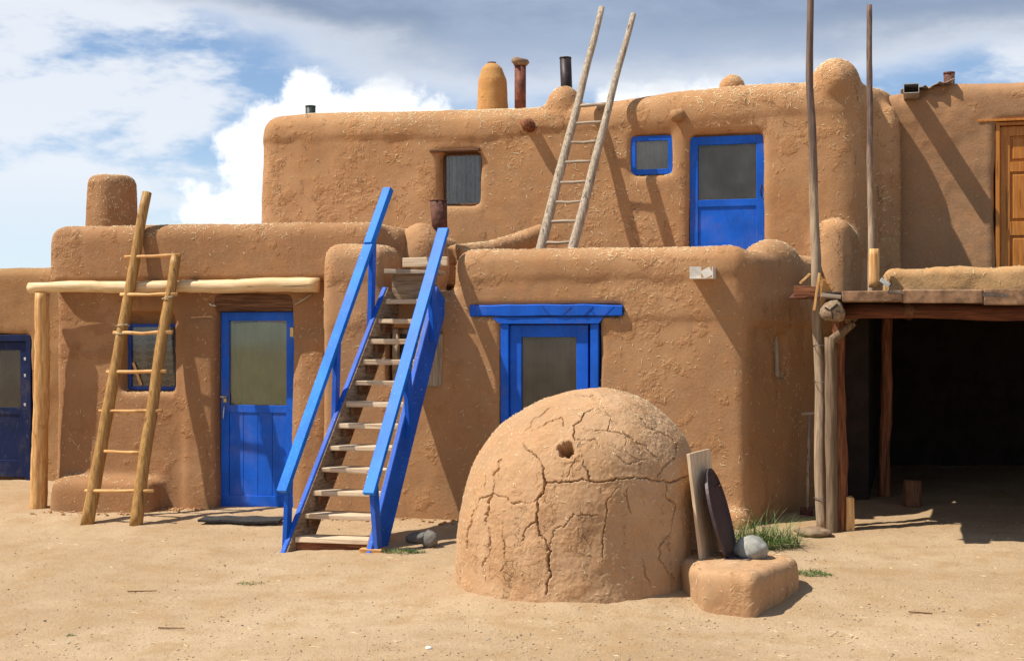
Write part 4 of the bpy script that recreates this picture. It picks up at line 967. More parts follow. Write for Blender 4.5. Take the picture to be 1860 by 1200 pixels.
# upper ladder on the terrace
yc0, yc1 = 13.25, 13.9
la0, la1 = P(985, 440, yc0), P(1051, 180, yc1); lb0, lb1 = P(1043, 440, yc0), P(1112, 172, yc1)
def ext(a, b, z): return a + (b - a)*((z - a.z)/(b.z - a.z))
laB, lbB = ext(la0, la1, 2.0), ext(lb0, lb1, 2.0)
laT, lbT = ext(la0, la1, P(1100, 16, 14.4).z), ext(lb0, lb1, P(1147, 31, 14.4).z)
rpx = [((1003,187),(1104,190)),((1000,222),(1095,222)),((1000,258),(1086,257)),((1000,293),(1078,293)),((1000,329),(1068,330)),((1000,365),(1058,366)),((1000,400),(1045,402)),((1000,436),(1038,440))]
rungs = []
for (_, q) in rpx:
    zz = P(q[0], q[1], yc0 + 0.3).z
    for _k in range(3):
        pr = line_at(lb0, lb1, zz); zz = P(q[0], q[1], pr.y).z
    c0, c1 = line_at(la0, la1, zz), line_at(lb0, lb1, zz); d = (c1 - c0).normalized()
    rungs.append((c0 - d*0.02 + Vector((0, -0.01, 0)), c1 + d*0.02 + Vector((0, -0.01, 0))))
for zz in (2.12,): rungs.append((line_at(la0, la1, zz), line_at(lb0, lb1, zz)))
ladder('weathered grey pole ladder on the terrace, leaning against the upper house', (M['grey_z'], M['grey_x']), [(laB, laT, 0.056, 0.032), (lbB, lbT, 0.052, 0.030)], rungs, 2, 0.016, (laB + lbB)/2)

# ================================================================== BLUE STAIRS
s0 = G(588, 1000)
stairs = thing('staircase', s0, 'steep wooden stairs with blue rails climbing to the roof terrace', 'stairs')
Yb = s0.y; YT = 11.42
xlB, xrB = P(520, 1000, Yb).x, P(679, 993, Yb).x
xlT, xrT = P(690, 545, YT).x, P(792, 545, YT).x
def sxl(y): return xlB + (xlT - xlB)*(y - Yb)/(YT - Yb)
def sxr(y): return xrB + (xrT - xrB)*(y - Yb)/(YT - Yb)
gzs = gz(0.5*(xlB + xrB), Yb)
ZT = P(735, 543, YT).z; z_first = P(590, 977, Yb + 0.02).z
n = 12; treads = []
for i in range(n):
    t = i/(n - 1); treads.append((Yb + 0.03 + t*(YT - Yb - 0.03), z_first + t*(ZT - z_first)))
slope = (treads[-1][1] - treads[0][1])/(treads[-1][0] - treads[0][0])
th = 0.042; tdep = 0.215; wS = 0.04
def sboard(name, y0, y1, z0, z1, mat, ins=0.002, jit=0.003, rot=None):
    """a board between the stringers; its ends follow their taper"""
    m = MB(); m.box((sxl(y0) + wS + 0.012 + ins, y0, z0), (sxr(y0) - wS - 0.012 - ins, y1, z1), 0.006, rot, jit); return m.build(name, mat, stairs)
for i, (y, z) in enumerate(treads):
    dy_ = random.uniform(-0.008, 0.008)
    sboard('tread', y + dy_, y + dy_ + tdep, z - th, z, M['tread_x'], 0.002, 0.004, Matrix.Rotation(R(random.uniform(-0.5, 0.5)), 3, 'Y'))
    if 0 < i < n - 1:
        for (xa, sgn) in ((sxl(y + 0.1) + wS + 0.012, 1), (sxr(y + 0.1) - wS - 0.012, -1)):      # cleat under each end
            m = MB(); m.box((xa + 0.001*sgn, y + 0.03, z - th - 0.075), (xa + 0.03*sgn, y + tdep - 0.02, z - th - 0.001), 0.004); m.build('cleat', M['dark_y'], stairs)
sboard('riser', treads[0][0] + 0.015, treads[0][0] + 0.045, gzs - 0.06, treads[0][1] - th - 0.001, M['redwood_x'], 0.005)
yT, zT = treads[-1]
sboard('riser', yT + 0.11, yT + 0.14, zT + 0.004, zT + 0.22, M['old_x'], -0.01)
sboard('tread', yT + 0.03, yT + 0.30, zT + 0.225, zT + 0.26, M['grey_x'], -0.035, 0.006, Matrix.Rotation(R(1.5), 3, 'Y'))
sboard('riser', yT + 0.30, yT + 0.34, zT + 0.30, zT + 0.385, M['tread_x'], -0.03, 0.003, Matrix.Rotation(R(-0.5), 3, 'Y'))
dvs = Vector((0, 1, slope)).normalized(); ups = Vector((0, -dvs.z, dvs.y))
for (fx, sgn) in ((sxl, 1), (sxr, -1)):              # stringers: wide boards set on edge
    m = MB(); bm = m.bm; lo_z = gz(fx(Yb), Yb) - 0.03
    pb_ = Vector((0, treads[0][0] + 0.03, treads[0][1])); pt_ = Vector((0, treads[-1][0] + 0.08, treads[-1][1] + 0.05*slope))
    A = pb_ + ups*0.055; Bv = pt_ + ups*0.055; Cv = pt_ - ups*0.215; D = pb_ - ups*0.215
    A2 = A - dvs*((A.z - lo_z)/dvs.z); D2 = D - dvs*((D.z - lo_z)/dvs.z)
    ring = [A2, Bv, Cv, D2]
    va = [bm.verts.new((fx(p.y), p.y, p.z)) for p in ring]; vb = [bm.verts.new((fx(p.y) + sgn*wS, p.y, p.z)) for p in ring]
    bm.faces.new(va); bm.faces.new(list(reversed(vb)))
    for i in range(4): bm.faces.new((va[i], vb[i], vb[(i+1) % 4], va[(i+1) % 4]))
    bmesh.ops.recalc_face_normals(bm, faces=bm.faces); bmesh.ops.bevel(bm, geom=bm.edges[:], offset=0.004, segments=2, affect='EDGES')
    so = m.build('stringer', M['blue_string'], stairs)
    m = MB(); bm = m.bm; A3, B3 = A2 - ups*0.012, Bv - ups*0.012; ring = [A3, B3, Cv + ups*0.01, D2 + ups*0.01]
    va = [bm.verts.new((fx(p.y) + sgn*(wS - 0.002), p.y, p.z)) for p in ring]; vb = [bm.verts.new((fx(p.y) + sgn*(wS + 0.012), p.y, p.z)) for p in ring]
    bm.faces.new(va); bm.faces.new(list(reversed(vb)))
    for i in range(4): bm.faces.new((va[i], vb[i], vb[(i+1) % 4], va[(i+1) % 4]))
    m.build('lining', M['old_y'], so)
def rail(side, bot, top, ytop, splice=None):
    fx = sxl if side < 0 else sxr
    b_ = P(bot[0], bot[1], Yb - 0.05); t_ = P(top[0], top[1], ytop)
    dv = (t_ - b_).normalized(); sv = dv.cross(Vector((0, 0, 1))).normalized(); up = sv.cross(dv).normalized()
    m = MB()
    if splice:
        k = b_.lerp(t_, splice)
        m.bar(b_, k, 0.10, 0.042, up, 0.004); m.build('handrail', M['blue_rail'], stairs)
        m = MB(); m.bar(k + up*0.006 + dv*0.002, t_ + up*0.006, 0.085, 0.06, up, 0.005); m.build('handrail', M['blue_rail'], stairs)
    else:
        m.bar(b_, t_, 0.10, 0.042, up, 0.004); m.build('handrail', M['blue_rail'], stairs)
    for yy in (Yb + 0.03, Yb + 0.52*(YT - Yb), YT - 0.10):
        zt_ = b_.z + (yy - b_.y)*dv.z/dv.y - 0.030; wv = 0.092; t0_ = dv.z/dv.y
        first = yy < Yb + 0.1
        zs_ = gz(fx(yy), yy) - 0.02 if first else treads[0][1] + (yy - treads[0][0])*slope - 0.22
        xo = fx(yy); x0, x1 = (xo - 0.042, xo - 0.001) if side < 0 else (xo + 0.001, xo + 0.042)
        m = MB(); bm = m.bm; vs = []
        xt = b_.x + (t_.x - b_.x)*(yy - b_.y)/(t_.y - b_.y)        # the head follows the rail
        for (x, xh) in ((x0, xt - 0.0205), (x1, xt + 0.0205)):
            vs += [bm.verts.new((x, yy - wv/2, zs_)), bm.verts.new((x, yy + wv/2, zs_ + (0 if first else wv*slope))), bm.verts.new((xh, yy + wv/2, zt_ + wv/2*t0_)), bm.verts.new((xh, yy - wv/2, zt_ - wv/2*t0_))]
        for f in ((0, 1, 2, 3), (7, 6, 5, 4), (0, 4, 5, 1), (1, 5, 6, 2), (2, 6, 7, 3), (3, 7, 4, 0)): bm.faces.new([vs[i] for i in f])
        bmesh.ops.recalc_face_normals(bm, faces=bm.faces); bmesh.ops.bevel(bm, geom=bm.edges[:], offset=0.004, segments=2, affect='EDGES')
        m.build('rail_post', M['blue'], stairs)
rail(-1, (513, 893), (706, 344), 11.55, 0.80)
rail(1, (670, 897), (806, 416), 11.60)
m = MB(); q = G(675, 1001); m.box((q.x - 0.09, q.y - 0.05, q.z - 0.03), (q.x + 0.09, q.y + 0.08, q.z + 0.025), 0.006, Matrix.Rotation(R(8), 3, 'Z'), 0.004); m.build('base_block', M['peeled_x'], stairs)

# ================================================================== OVEN
oz = gz(OVX, OVY)
oven = thing('adobe_oven', (OVX, OVY, oz), 'domed cracked adobe bread oven standing on the dirt in front of the middle house', 'oven')
oz_top = P(1085, 709, OVY - 0.05).z
cracks_z = [
 ([(385,310),(420,350),(470,385),(485,440),(495,500),(480,560),(455,610),(462,660),(445,715),(460,780),(500,830),(525,880),(515,950),(528,1000),(505,1050),(498,1110)], 1.5),
 ([(495,505),(560,512),(640,505),(700,490),(770,510),(870,498),(960,498),(1030,492),(1100,510),(1160,515),(1210,500),(1262,480)], 1.2),
 ([(1150,515),(1150,580),(1190,630),(1185,700),(1170,790),(1120,860),(1110,910),(1140,970),(1190,1020)], 1.1),
 ([(655,300),(655,210),(700,165),(760,120)], 0.9), ([(600,210),(590,160),(500,200),(420,240)], 0.6),
 ([(255,390),(225,460),(215,570),(190,640),(175,740)], 0.9), ([(215,570),(150,610),(115,690),(100,790),(85,870)], 0.8),
 ([(880,540),(830,620),(825,690),(815,760),(805,880),(800,940)], 0.7), ([(770,690),(650,680),(610,740),(540,770)], 0.7),
 ([(700,400),(720,470),(740,495)], 0.7), ([(660,380),(640,450),(620,480)], 0.6), ([(1100,495),(1115,430),(1180,390),(1190,310)], 1.0),
 ([(445,720),(390,755),(370,830)], 0.7), ([(215,575),(290,600),(320,635),(400,615),(455,605)], 0.8), ([(270,720),(275,830),(285,920),(260,990)], 0.6),
 ([(700,240),(830,250),(930,270),(1030,330),(1070,380),(1100,400)], 0.6), ([(1020,930),(1040,1010),(1070,1080)], 0.6),
 ([(380,310),(390,240),(430,190),(520,110)], 0.6), ([(830,250),(850,170),(800,110)], 0.5), ([(930,270),(900,340),(960,380),(1000,400)], 0.5),
 ([(660,300),(760,290),(800,340),(870,360),(930,420),(1030,400)], 0.5), ([(940,540),(930,600),(960,680)], 0.5), ([(540,770),(530,830),(525,880)], 0.5),
 ([(170,480),(175,560)], 0.5), ([(1000,180),(1060,230),(1140,260),(1200,310)], 0.5), ([(200,760),(205,860),(165,960),(170,1040)], 0.5)]
def build_dome():
    nu, nv = 1100, 400
    prof = [(-0.25, 0.86, 0.0), (0.0, 0.850, 0.0), (0.12, 0.838, 0.0), (0.37, 0.822, 0.0), (0.58, 0.805, 0.012), (0.77, 0.768, 0.035), (0.90, 0.708, 0.055), (1.00, 0.632, 0.07), (1.10, 0.515, 0.085), (1.18, 0.372, 0.10), (1.225, 0.23, 0.105), (1.243, 0.10, 0.108), (1.248, 0.0, 0.11)]
    pz = np.array([p[0] for p in prof]); pr = np.array([p[1] for p in prof]); ps = np.array([p[2] for p in prof])
    seg = np.concatenate([[0], np.cumsum(np.hypot(np.diff(pz), np.diff(pr)))])
    # smooth interpolation along arc length (Catmull-Rom)
    def cr(vals, s):
        out = np.empty_like(s)
        k = np.clip(np.searchsorted(seg, s) - 1, 0, len(seg) - 2); t = (s - seg[k])/(seg[k+1] - seg[k])
        p0 = vals[np.maximum(k-1, 0)]; p1 = vals[k]; p2 = vals[k+1]; p3 = vals[np.minimum(k+2, len(vals)-1)]
        return 0.5*((2*p1) + (-p0 + p2)*t + (2*p0 - 5*p1 + 4*p2 - p3)*t**2 + (-p0 + 3*p1 - 3*p2 + p3)*t**3)
    s = np.linspace(0, seg[-1], nv); zz = cr(pz, s); rr = np.maximum(cr(pr, s), 0.0005); sh = cr(ps, s); rr[-1] = 0.0005
    nf_ = int(nu*0.74); th_ = np.concatenate([np.linspace(np.pi, 2*np.pi, nf_, endpoint=False), np.linspace(2*np.pi, 3*np.pi, nu - nf_, endpoint=False)]) + THETA     # finer on the side in view
    # the lean of the top is towards the right of the picture
    X = OVX + sh[:, None]*CR[0] + rr[:, None]*np.cos(th_)[None]
    Y = OVY + sh[:, None]*CR[1] + rr[:, None]*np.sin(th_)[None]
    scale = (oz_top - oz0)/1.248
    Z = oz0 + np.repeat(zz[:, None], nu, 1)*scale
    co = np.stack([X, Y, Z], -1)
    # normals from differences
    du = np.roll(co, -1, 1) - np.roll(co, 1, 1); dv = np.gradient(co, axis=0)
    nn = np.cross(du, dv); nn /= np.linalg.norm(nn, axis=-1, keepdims=True) + 1e-9
    flat = co.reshape(-1, 3); nf = nn.reshape(-1, 3)
    x, y, z = flat.T
    d = 0.026*vnoise(x*1.7 + 3, y*1.7, z*1.7) + 0.008*vnoise(x*5, y*5 + 2, z*5) + 0.0028*vnoise(x*17, y*17, z*17 + 5) + 0.0018*vnoise(x*45, y*45, z*45)
    # pixel position of each vertex, to carry over the crack pattern
    rgt = flat[:, 0]*CR[0] + flat[:, 1]*CR[1]; dep = flat[:, 0]*CF[0] + flat[:, 1]*CF[1]
    px = 930 + FPX*rgt/dep; py = HORIZ - FPX*(flat[:, 2] - CAMZ)/dep
    front = (nf @ np.array([CF[0], CF[1], -0.05])) < 0.12
    ids = np.where(front)[0]; a, b = px[ids], py[ids]
    qx = a + 5.0*vnoise(a*0.05, b*0.05, 0) + 2.4*vnoise(a*0.17, b*0.17, 2); qy = b + 5.0*vnoise(a*0.05, b*0.05, 7) + 2.4*vnoise(a*0.17, b*0.17, 4)
    vary = np.clip(0.75 + 0.9*vnoise(a*0.03, b*0.03, 20), 0.25, 1.5)
    dep_acc = np.zeros(len(ids)); lip = np.zeros(len(ids))
    for (pl, wgt) in cracks_z:
        pts = [(820 + a/2.927, 700 + b/2.927) for (a, b) in pl]
        dist = np.full(len(ids), 1e9)
        for k in range(len(pts) - 1):
            (ax, ay), (bx, by) = pts[k], pts[k+1]
            vx, vy = bx - ax, by - ay
            t = np.clip(((qx - ax)*vx + (qy - ay)*vy)/(vx*vx + vy*vy), 0, 1)
            dist = np.minimum(dist, np.hypot(qx - ax - t*vx, qy - ay - t*vy))
        dm = dist*9.2/FPX
        wv = (0.0018 + 0.0019*wgt)*(0.6 + 0.5*vary)
        dep_acc = np.maximum(dep_acc, 0.034*wgt*vary*np.exp(-(dm/wv)**2)); lip = np.maximum(lip, 0.0025*wgt*np.exp(-(dm/0.03)**2))
    d[ids] += lip - dep_acc
    # smoke hole
    hd = np.hypot(px - 1029, (py - 818)*1.15)*9.0/FPX*(1 + 0.30*vnoise(px*0.10, py*0.10, 3.0) + 0.12*vnoise(px*0.35, py*0.35, 9.0))
    d -= np.where(front, 0.22*(1 - np.clip((hd - 0.030)/0.026, 0, 1)**1.2)*(hd < 0.056), 0)
    d += np.where(front, 0.008*np.exp(-((hd - 0.075)/0.02)**2), 0)
    # door mouth on the right, behind the board
    md = np.sqrt(((flat[:, 1] - (OVY + 0.02))/0.20)**2 + ((flat[:, 2] - (oz0 + 0.40))/0.26)**2); side = flat[:, 0] > OVX + 0.4
    d -= np.where(side, 0.10*np.clip((1 - md)*4, 0, 1), 0)
    flat = flat + nf*d[:, None]
    me = bpy.data.meshes.new('dome'); idx = np.arange(nu*nv).reshape(nv, nu); nxt = np.roll(idx, -1, 1)
    F = np.stack([idx[:-1], nxt[:-1], nxt[1:], idx[1:]], -1).reshape(-1, 4)
    me.vertices.add(len(flat)); me.vertices.foreach_set('co', flat.reshape(-1))
    me.loops.add(F.size); me.loops.foreach_set('vertex_index', F.reshape(-1).astype(np.int32))
    me.polygons.add(len(F)); me.polygons.foreach_set('loop_start', np.arange(len(F), dtype=np.int32)*4); me.polygons.foreach_set('loop_total', np.full(len(F), 4, dtype=np.int32))
    me.update(calc_edges=True)
    return link('dome', me, M['adobe_oven'], oven, True)
oz0 = gz(OVX, OVY) - 0.06
dome = build_dome()
straw(dome, dome, 1800, size=(0.010, 0.032), width=0.0028, top=2.0)
BZ = 0.13 + 0.0
bq = PZ(1372, 1042, BZ)      # near top corner of the ledge
bq2 = PZ(1437, 1014, BZ)
s = MB(); s.prism([(OVX + 0.96, bq.y + 0.05), (bq.x + 0.0, bq.y - 0.03), (bq2.x + 0.05, bq2.y + 0.03), (bq2.x - 0.02, bq2.y + 0.25), (OVX + 0.55, bq2.y + 0.25)], -0.6, BZ, 0.06, -0.0)
s.prism([(OVX + 0.90, bq.y + 0.04), (bq.x + 0.03, bq.y - 0.07), (bq2.x + 0.07, bq2.y + 0.0), (OVX + 0.6, bq2.y + 0.3)], -0.6, gz(bq.x, bq.y) + 0.05, 0.05, 0.06)
ledge = adobe('ledge', s, M['adobe_oven'], oven, None, 0.02, 5, (0.03, 0.014, 0.006), 83.0)
straw(ledge, ledge, 260, size=(0.015, 0.05), width=0.0028, top=1.5)

# things on the ledge: all lean towards the oven's mouth
lz = BZ
# board: a plywood sheet on edge, leaning left onto the dome
bb = PZ(1262, 1016, lz)
def slab(name, x, y, wd, z0, h, lean, turn, th, mat, label, cat, bev=0.004):
    """upright sheet before the mouth: near bottom corner at x, y; leaning towards the oven"""
    rot = Matrix.Rotation(turn, 3, 'Z') @ Matrix.Rotation(-lean, 3, 'Y')
    m = MB(); c = Vector((x, y, z0)) + rot @ Vector((0, wd/2, h/2))
    m.box(c - Vector((th, wd, h))/2, c + Vector((th, wd, h))/2, bev, rot)
    return tag(m.build(name, mat, None, origin=(x, y, z0)), label, cat)
slab('plywood_board', bb.x + 0.04, bb.y - 0.02, 0.46, lz + 0.0, 0.70, R(7), R(-9), 0.022, M['tread_z'], 'worn plywood board leaning over the mouth of the oven', 'board')
# dark oval lid with a raised rim
def lid():
    x, y, z = bb.x + 0.21, bb.y + 0.20, lz + 0.0
    rot = Matrix.Rotation(R(-4), 3, 'Z') @ Matrix.Rotation(-R(15), 3, 'Y'); h, wd = 0.60, 0.50; t = thing('oven_lid', (x, y, z), 'dark rounded metal lid leaning in front of the plywood board', 'lid')
    def ring(sc, xo):
        pts = []
        for k in range(48):
            a = 2*math.pi*k/48; yy = wd/2*sc*math.cos(a); zz = h/2 + h/2*sc*math.sin(a)
            if zz < h/2: yy = wd/2*sc*math.copysign(min(1, abs(math.cos(a))**0.5), math.cos(a))
            pts.append(Vector((x, y, z)) + rot @ Vector((xo, yy, zz)))
        return pts
    m = MB(); bm = m.bm
    R_ = [ring(1.0, -0.004), ring(1.0, 0.016), ring(0.95, 0.016), ring(0.94, 0.004)]
    vv = [[bm.verts.new(p) for p in r] for r in R_]
    for i in range(3):
        for k in range(48): bm.faces.new((vv[i][k], vv[i][(k+1) % 48], vv[i+1][(k+1) % 48], vv[i+1][k]))
    bm.faces.new(list(reversed(vv[0]))); bm.faces.new(vv[3]); m.build('plate', M['lid'], t)
    m = MB(); q = Vector((x, y, z)) + rot @ Vector((0.02, 0.02, h*0.8)); m.tube([q + Vector((0, -0.05, 0)), q + Vector((0.03, -0.04, 0.0)), q + Vector((0.03, 0.04, 0)), q + Vector((0, 0.05, 0))], 0.006, 8); m.build('handle', M['rust'], t, True)
    m = MB(); m.box((x - 0.01, y - 0.2, z - 0.004), (x + 0.16, y + 0.12, z + 0.012), 0.003, Matrix.Rotation(R(-4), 3, 'Z')); m.build('foot_plate', M['lid'], t)
lid()

def stone(px, py, size, mat, label, name='stone', z=None, seed=0, group=None, cat='stone', rz=0.0, sub=4, lump=0.18):
    p = G(px, py) if z is None else PZ(px, py, z); zz = p.z
    m = MB(); m.ball((0, 0, 0), (1, 1, 1), sub)
    for v in m.bm.verts:
        n_ = mnoise.noise(v.co*0.9 + Vector((seed, 0, 0)))*lump + mnoise.noise(v.co*2.2 + Vector((0, seed, 0)))*lump*0.4
        c_ = v.co*(1 + n_); c_ = Vector((c_.x*size[0], c_.y*size[1], c_.z*size[2])); c_.rotate(Matrix.Rotation(rz, 3, 'Z')); v.co = c_ + Vector((p.x, p.y, zz + size[2]*0.80))
    for f in m.bm.faces: f.smooth = True
    return tag(m.build(name, mat, None, True, origin=(p.x, p.y, zz)), label, cat, group)
stone(1364, 1014, (0.115, 0.10, 0.085), M['stone_grey'], 'smooth pale grey river stone on the oven ledge', z=lz - 0.005, seed=2)
stone(759, 985, (0.10, 0.07, 0.05), M['stone_dark'], 'flat dark stone lying beside the stairs, behind the upright one', seed=5, rz=R(10))
stone(781, 993, (0.065, 0.06, 0.075), M['stone_dark'], 'upright dark stone beside the stairs, next to the oven', seed=9)
stone(1476, 973, (0.145, 0.09, 0.042), M['stone_brown'], 'flat brown slab of rock at the foot of the tall pole', seed=14, lump=0.3)
stone(1685/1860*860 + 0, 1180, (0.022, 0.02, 0.014), M['white_metal'], 'tiny white pebble on the dirt near the bottom edge', name='pebble', cat='pebble', seed=21, sub=2)

# wood bits by the shelter
def wood_block(px, py, w_, d_, h_, mat, label, name, cat, rz=0.1, rx=0.0):
    p = G(px, py); m = MB(); c = Vector((p.x, p.y, p.z + h_/2 - 0.01))
    m.box(c - Vector((w_, d_, h_))/2, c + Vector((w_, d_, h_))/2, 0.008, Matrix.Rotation(rz, 3, 'Z') @ Matrix.Rotation(rx, 3, 'X'), 0.008)
    return tag(m.build(name, mat, None, origin=p), label, cat)
wood_block(1542, 962, 0.075, 0.10, 0.28, M['peeled_z'], 'short split log standing by the shed posts', 'split_log', 'log', 0.2)
p = G(1656, 918); m = MB(); m.log((p.x, p.y, p.z - 0.02), (p.x + 0.01, p.y, p.z + 0.23), 0.082, 0.078, 6, 18, 0.12); tag(m.build('tree_stump', M['dark_z'], None, True, origin=p), 'sawn stump standing in the shade inside the shed', 'stump')
# spade-like tool leaning in the gap
p = G(1466, 935); t = P(1470, 752, p.y + 0.12)
tool = thing('garden_tool', p, 'long-handled tool leaning in the dark gap beside the shed posts', 'tool')
m = MB(); m.tube([p + Vector((0, 0, 0.05)), t], 0.014, 10); m.build('shaft', M['grey_z'], tool, True)
m = MB(); m.bar(t + Vector((-0.07, 0, 0)), t + Vector((0.05, 0, 0.015)), 0.03, 0.025, (0, 0, 1), 0.008); m.build('grip', M['grey_x'], tool)
m = MB(); m.box(p + Vector((-0.06, -0.012, -0.01)), p + Vector((0.05, 0.012, 0.07)), 0.006); m.build('blade', M['rust'], tool)
# doormat in front of the left door
p = G(435, 945); m = MB()
bm = m.bm; nx_, ny_ = 26, 8; grid = []
for j in range(ny_):
    for i in range(nx_):
        x = P(362, 942, p.y).x + i/(nx_-1)*(P(508, 942, p.y).x - P(362, 942, p.y).x); y = p.y - 0.03 + j/(ny_-1)*0.15
        grid.append(bm.verts.new((x, y, gz(x, y) + 0.026 + 0.012*mnoise.noise(Vector((x*5, y*5, 0))))))
for j in range(ny_-1):
    for i in range(nx_-1): bm.faces.new((grid[j*nx_+i], grid[j*nx_+i+1], grid[(j+1)*nx_+i+1], grid[(j+1)*nx_+i]))
o = tag(m.build('doormat', M['mat'], None, False, origin=p), 'flat black doormat on the dirt in front of the left blue door', 'doormat'); sm_ = o.modifiers.new('t', 'SOLIDIFY'); sm_.thickness = 0.02

# ================================================================== WEEDS
def weed(px, py, nb, spread, hgt, label, seed, drop=0.0):
    p = G(px, py); r = random.Random(seed); V = []; F = []; V2 = []; F2 = []
    def blade(VV, FF, b, az, L, w_, arch):
        d = Vector((math.cos(az), math.sin(az), 0)); s_ = Vector((-d.y, d.x, 0)); k0 = len(VV); ns = 5
        for i in range(ns):
            t = i/(ns - 1); q = b + d*(L*arch*t**1.3) + Vector((0, 0, L*(t - 0.45*arch*t*t)*(1.0 if arch < 1.2 else 0.5))); ww = w_*(1 - t)**0.7
            VV.append(q - s_*ww); VV.append(q + s_*ww + Vector((0, 0, ww*0.5)))
        for i in range(ns - 1): FF.append((k0 + 2*i, k0 + 2*i + 1, k0 + 2*i + 3, k0 + 2*i + 2))
    for _ in range(nb):
        a = r.uniform(0, 6.283); rad = spread[0]*math.sqrt(r.random()); bx = p.x + rad*math.cos(a); by = p.y + spread[1]*math.sqrt(r.random())*math.sin(a)
        fall = 1 - 0.5*(rad/spread[0])
        dst = (V2, F2) if r.random() < 0.14 else (V, F)
        blade(*dst, Vector((bx, by, gz(bx, by) - 0.005)), r.uniform(0, 6.283), hgt*fall*r.uniform(0.35, 1.3), r.uniform(0.0015, 0.0038), r.uniform(0.3, 1.5))
    t = thing('weed_clump', p, label, 'weed', 'weeds on the dirt')
    for (n_, VV, FF, mt) in (('leaves', V, F, 'grass'), ('stems', V2, F2, 'grass_dry')):
        me = bpy.data.meshes.new(n_); me.from_pydata([tuple(v) for v in VV], [], FF); link(n_, me, M[mt], t)
weed(1385, 990, 760, (0.29, 0.18), 0.40, 'tall green grass clump between the oven ledge and the shed posts', 1)
weed(1472, 1042, 500, (0.15, 0.08), 0.06, 'low green weed patch right of the oven ledge', 2)
weed(732, 1003, 420, (0.19, 0.07), 0.07, 'low weeds at the foot of the blue stairs', 3)
weed(455, 1059, 260, (0.13, 0.05), 0.03, 'small flat weed patch alone on the open dirt', 4)
weed(128, 1153, 60, (0.03, 0.02), 0.03, 'tiny weed sprig on the dirt at lower left', 5)

# ================================================================== LOOSE STONES, GRIT AND LITTER ON THE DIRT
def scatter_stuff(name, n, size, mat, label, cat, flat=0.6, stick=False, seed=1):
    r = random.Random(seed); V = []; F = []
    t = bmesh.new(); bmesh.ops.create_icosphere(t, subdivisions=1, radius=1.0); bv = [v.co.copy() for v in t.verts]; bf = [[v.index for v in f.verts] for f in t.faces]; t.free()
    pyv = np.array([910 + 290*r.random()**0.75 for _ in range(n)]); pxv = np.array([r.uniform(-60, 1920) for _ in range(n)])
    u = (pxv - 930)/FPX; v_ = (HORIZ - pyv)/FPX; zz = np.full(n, -0.1)
    for _ in range(6):
        D = (zz - CAMZ)/v_; gx = (u*CR[0] + CF[0])*D; gy = (u*CR[1] + CF[1])*D; zz = gza(gx, gy)
    for q_ in range(n):
        p = Vector((gx[q_], gy[q_], zz[q_]))
        if math.hypot(p.x - OVX, p.y - OVY) < 0.9 or p.y > 12.0 or (p.y > YC - 0.05 and p.x < XR): continue
        s_ = size[0] + (size[1] - size[0])*r.random()**3.5; k0 = len(V); az = r.uniform(0, 6.283)
        sx_, sy_, sz_ = (s_*r.uniform(3, 9), s_*0.35, s_*0.3) if stick else (s_*r.uniform(0.7, 1.3), s_*r.uniform(0.7, 1.1), s_*flat*r.uniform(0.6, 1.2))
        ca, sa = math.cos(az), math.sin(az); ph = r.uniform(0, 50)
        for v in bv:
            k = 1 + 0.35*mnoise.noise(v*1.3 + Vector((ph, 0, 0)))
            x, y, z = v.x*sx_*k, v.y*sy_*k, v.z*sz_*k; V.append((p.x + x*ca - y*sa, p.y + x*sa + y*ca, p.z + z + sz_*0.35))
        F += [[k0 + i for i in f] for f in bf]
    me = bpy.data.meshes.new(name); me.from_pydata(V, [], F)
    o = link(name, me, mat, None, True); o['kind'] = 'stuff'; o['label'] = label; o['category'] = cat
scatter_stuff('gravel', 9000, (0.0018, 0.009), M['pebble'], 'small brown and grey grit strewn over the dirt', 'gravel')
scatter_stuff('dark_gravel', 160, (0.002, 0.012), M['stone_dark'], 'dark little stones strewn over the dirt', 'gravel', seed=3)
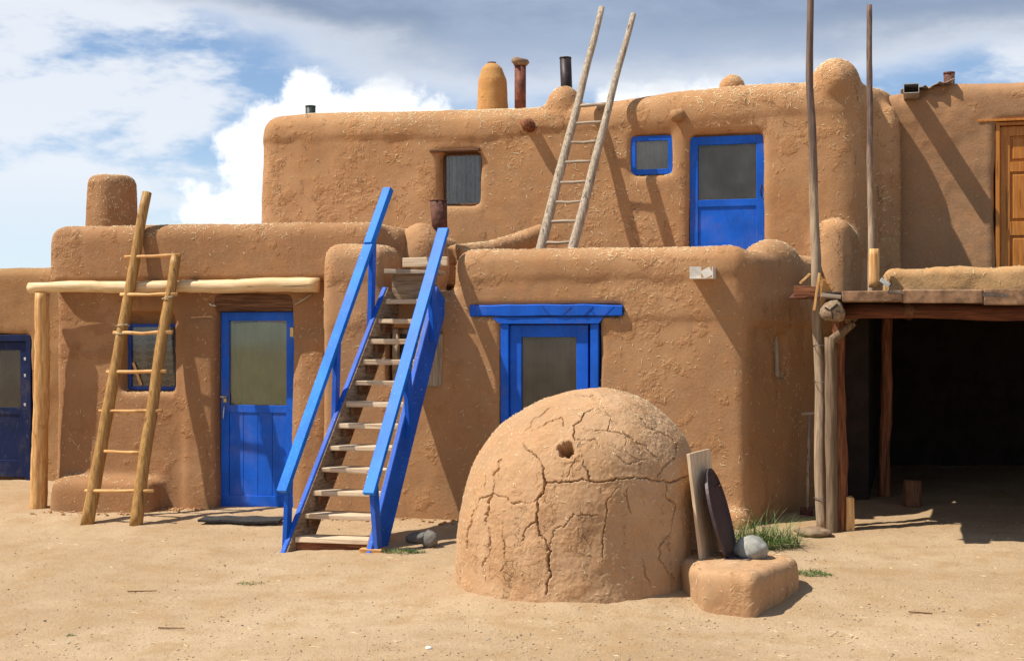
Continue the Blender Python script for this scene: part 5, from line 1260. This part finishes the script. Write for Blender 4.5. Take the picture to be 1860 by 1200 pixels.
scatter_stuff('straw_litter', 900, (0.0025, 0.008), M['straw'], 'bits of straw and twig lying on the dirt', 'litter', stick=True, seed=4)
for i, (px_, py_, L_, az, lab) in enumerate(((258, 1076, 0.11, 0.1, 'thin dark twig on the open dirt left of the stairs'), (311, 1143, 0.09, 0.0, 'thin grey stick on the dirt near the lower left'), (1672, 1114, 0.07, -0.1, 'short brown stick on the dirt at lower right'))):
    p = G(px_, py_); m = MB(); d_ = Vector((math.cos(az), math.sin(az), 0))*L_; m.log(p - d_ + Vector((0, 0, 0.008)), p + d_ + Vector((0, 0, 0.008)), 0.0045, 0.003, 8, 8, 0.3, 0.02, i); tag(m.build('twig', M['dark_x'], None, True, origin=p), lab, 'twig', 'twigs on the dirt')

# crumbled mud fallen along the foot of the walls
def crumbs(n, x0, x1, yf, seed):
    r = random.Random(seed); V = []; F = []
    t = bmesh.new(); bmesh.ops.create_icosphere(t, subdivisions=1, radius=1.0); bv = [v.co.copy() for v in t.verts]; bf = [[v.index for v in f.verts] for f in t.faces]; t.free()
    for _ in range(n):
        x = r.uniform(x0, x1); y = yf - 0.01 - abs(r.gauss(0, 0.09)); z = gz(x, y); s_ = 0.004 + 0.020*r.random()**4; k0 = len(V); ph = r.uniform(0, 50)
        for v in bv:
            k = s_*(1 + 0.5*mnoise.noise(v*1.4 + Vector((ph, 0, 0)))); V.append((x + v.x*k, y + v.y*k, z + v.z*k*0.7 + s_*0.2))
        F += [[k0 + i for i in f] for f in bf]
    return V, F
V, F = [], []
for (n_, a, b, yf, sd_) in ((420, XL, XR, YC, 1), (260, wx0 + 0.9, ldx0, YL, 2), (120, bx0, bx1, YL - 0.3, 3)):
    v_, f_ = crumbs(n_, a, b, yf, sd_); k = len(V); V += v_; F += [[i + k for i in f] for f in f_]
me = bpy.data.meshes.new('mud_crumbs'); me.from_pydata(V, [], F); o = link('mud_crumbs', me, M['adobe_low'], None, False); tag(o, 'crumbs of fallen mud plaster along the foot of the walls', 'rubble', None, 'stuff')
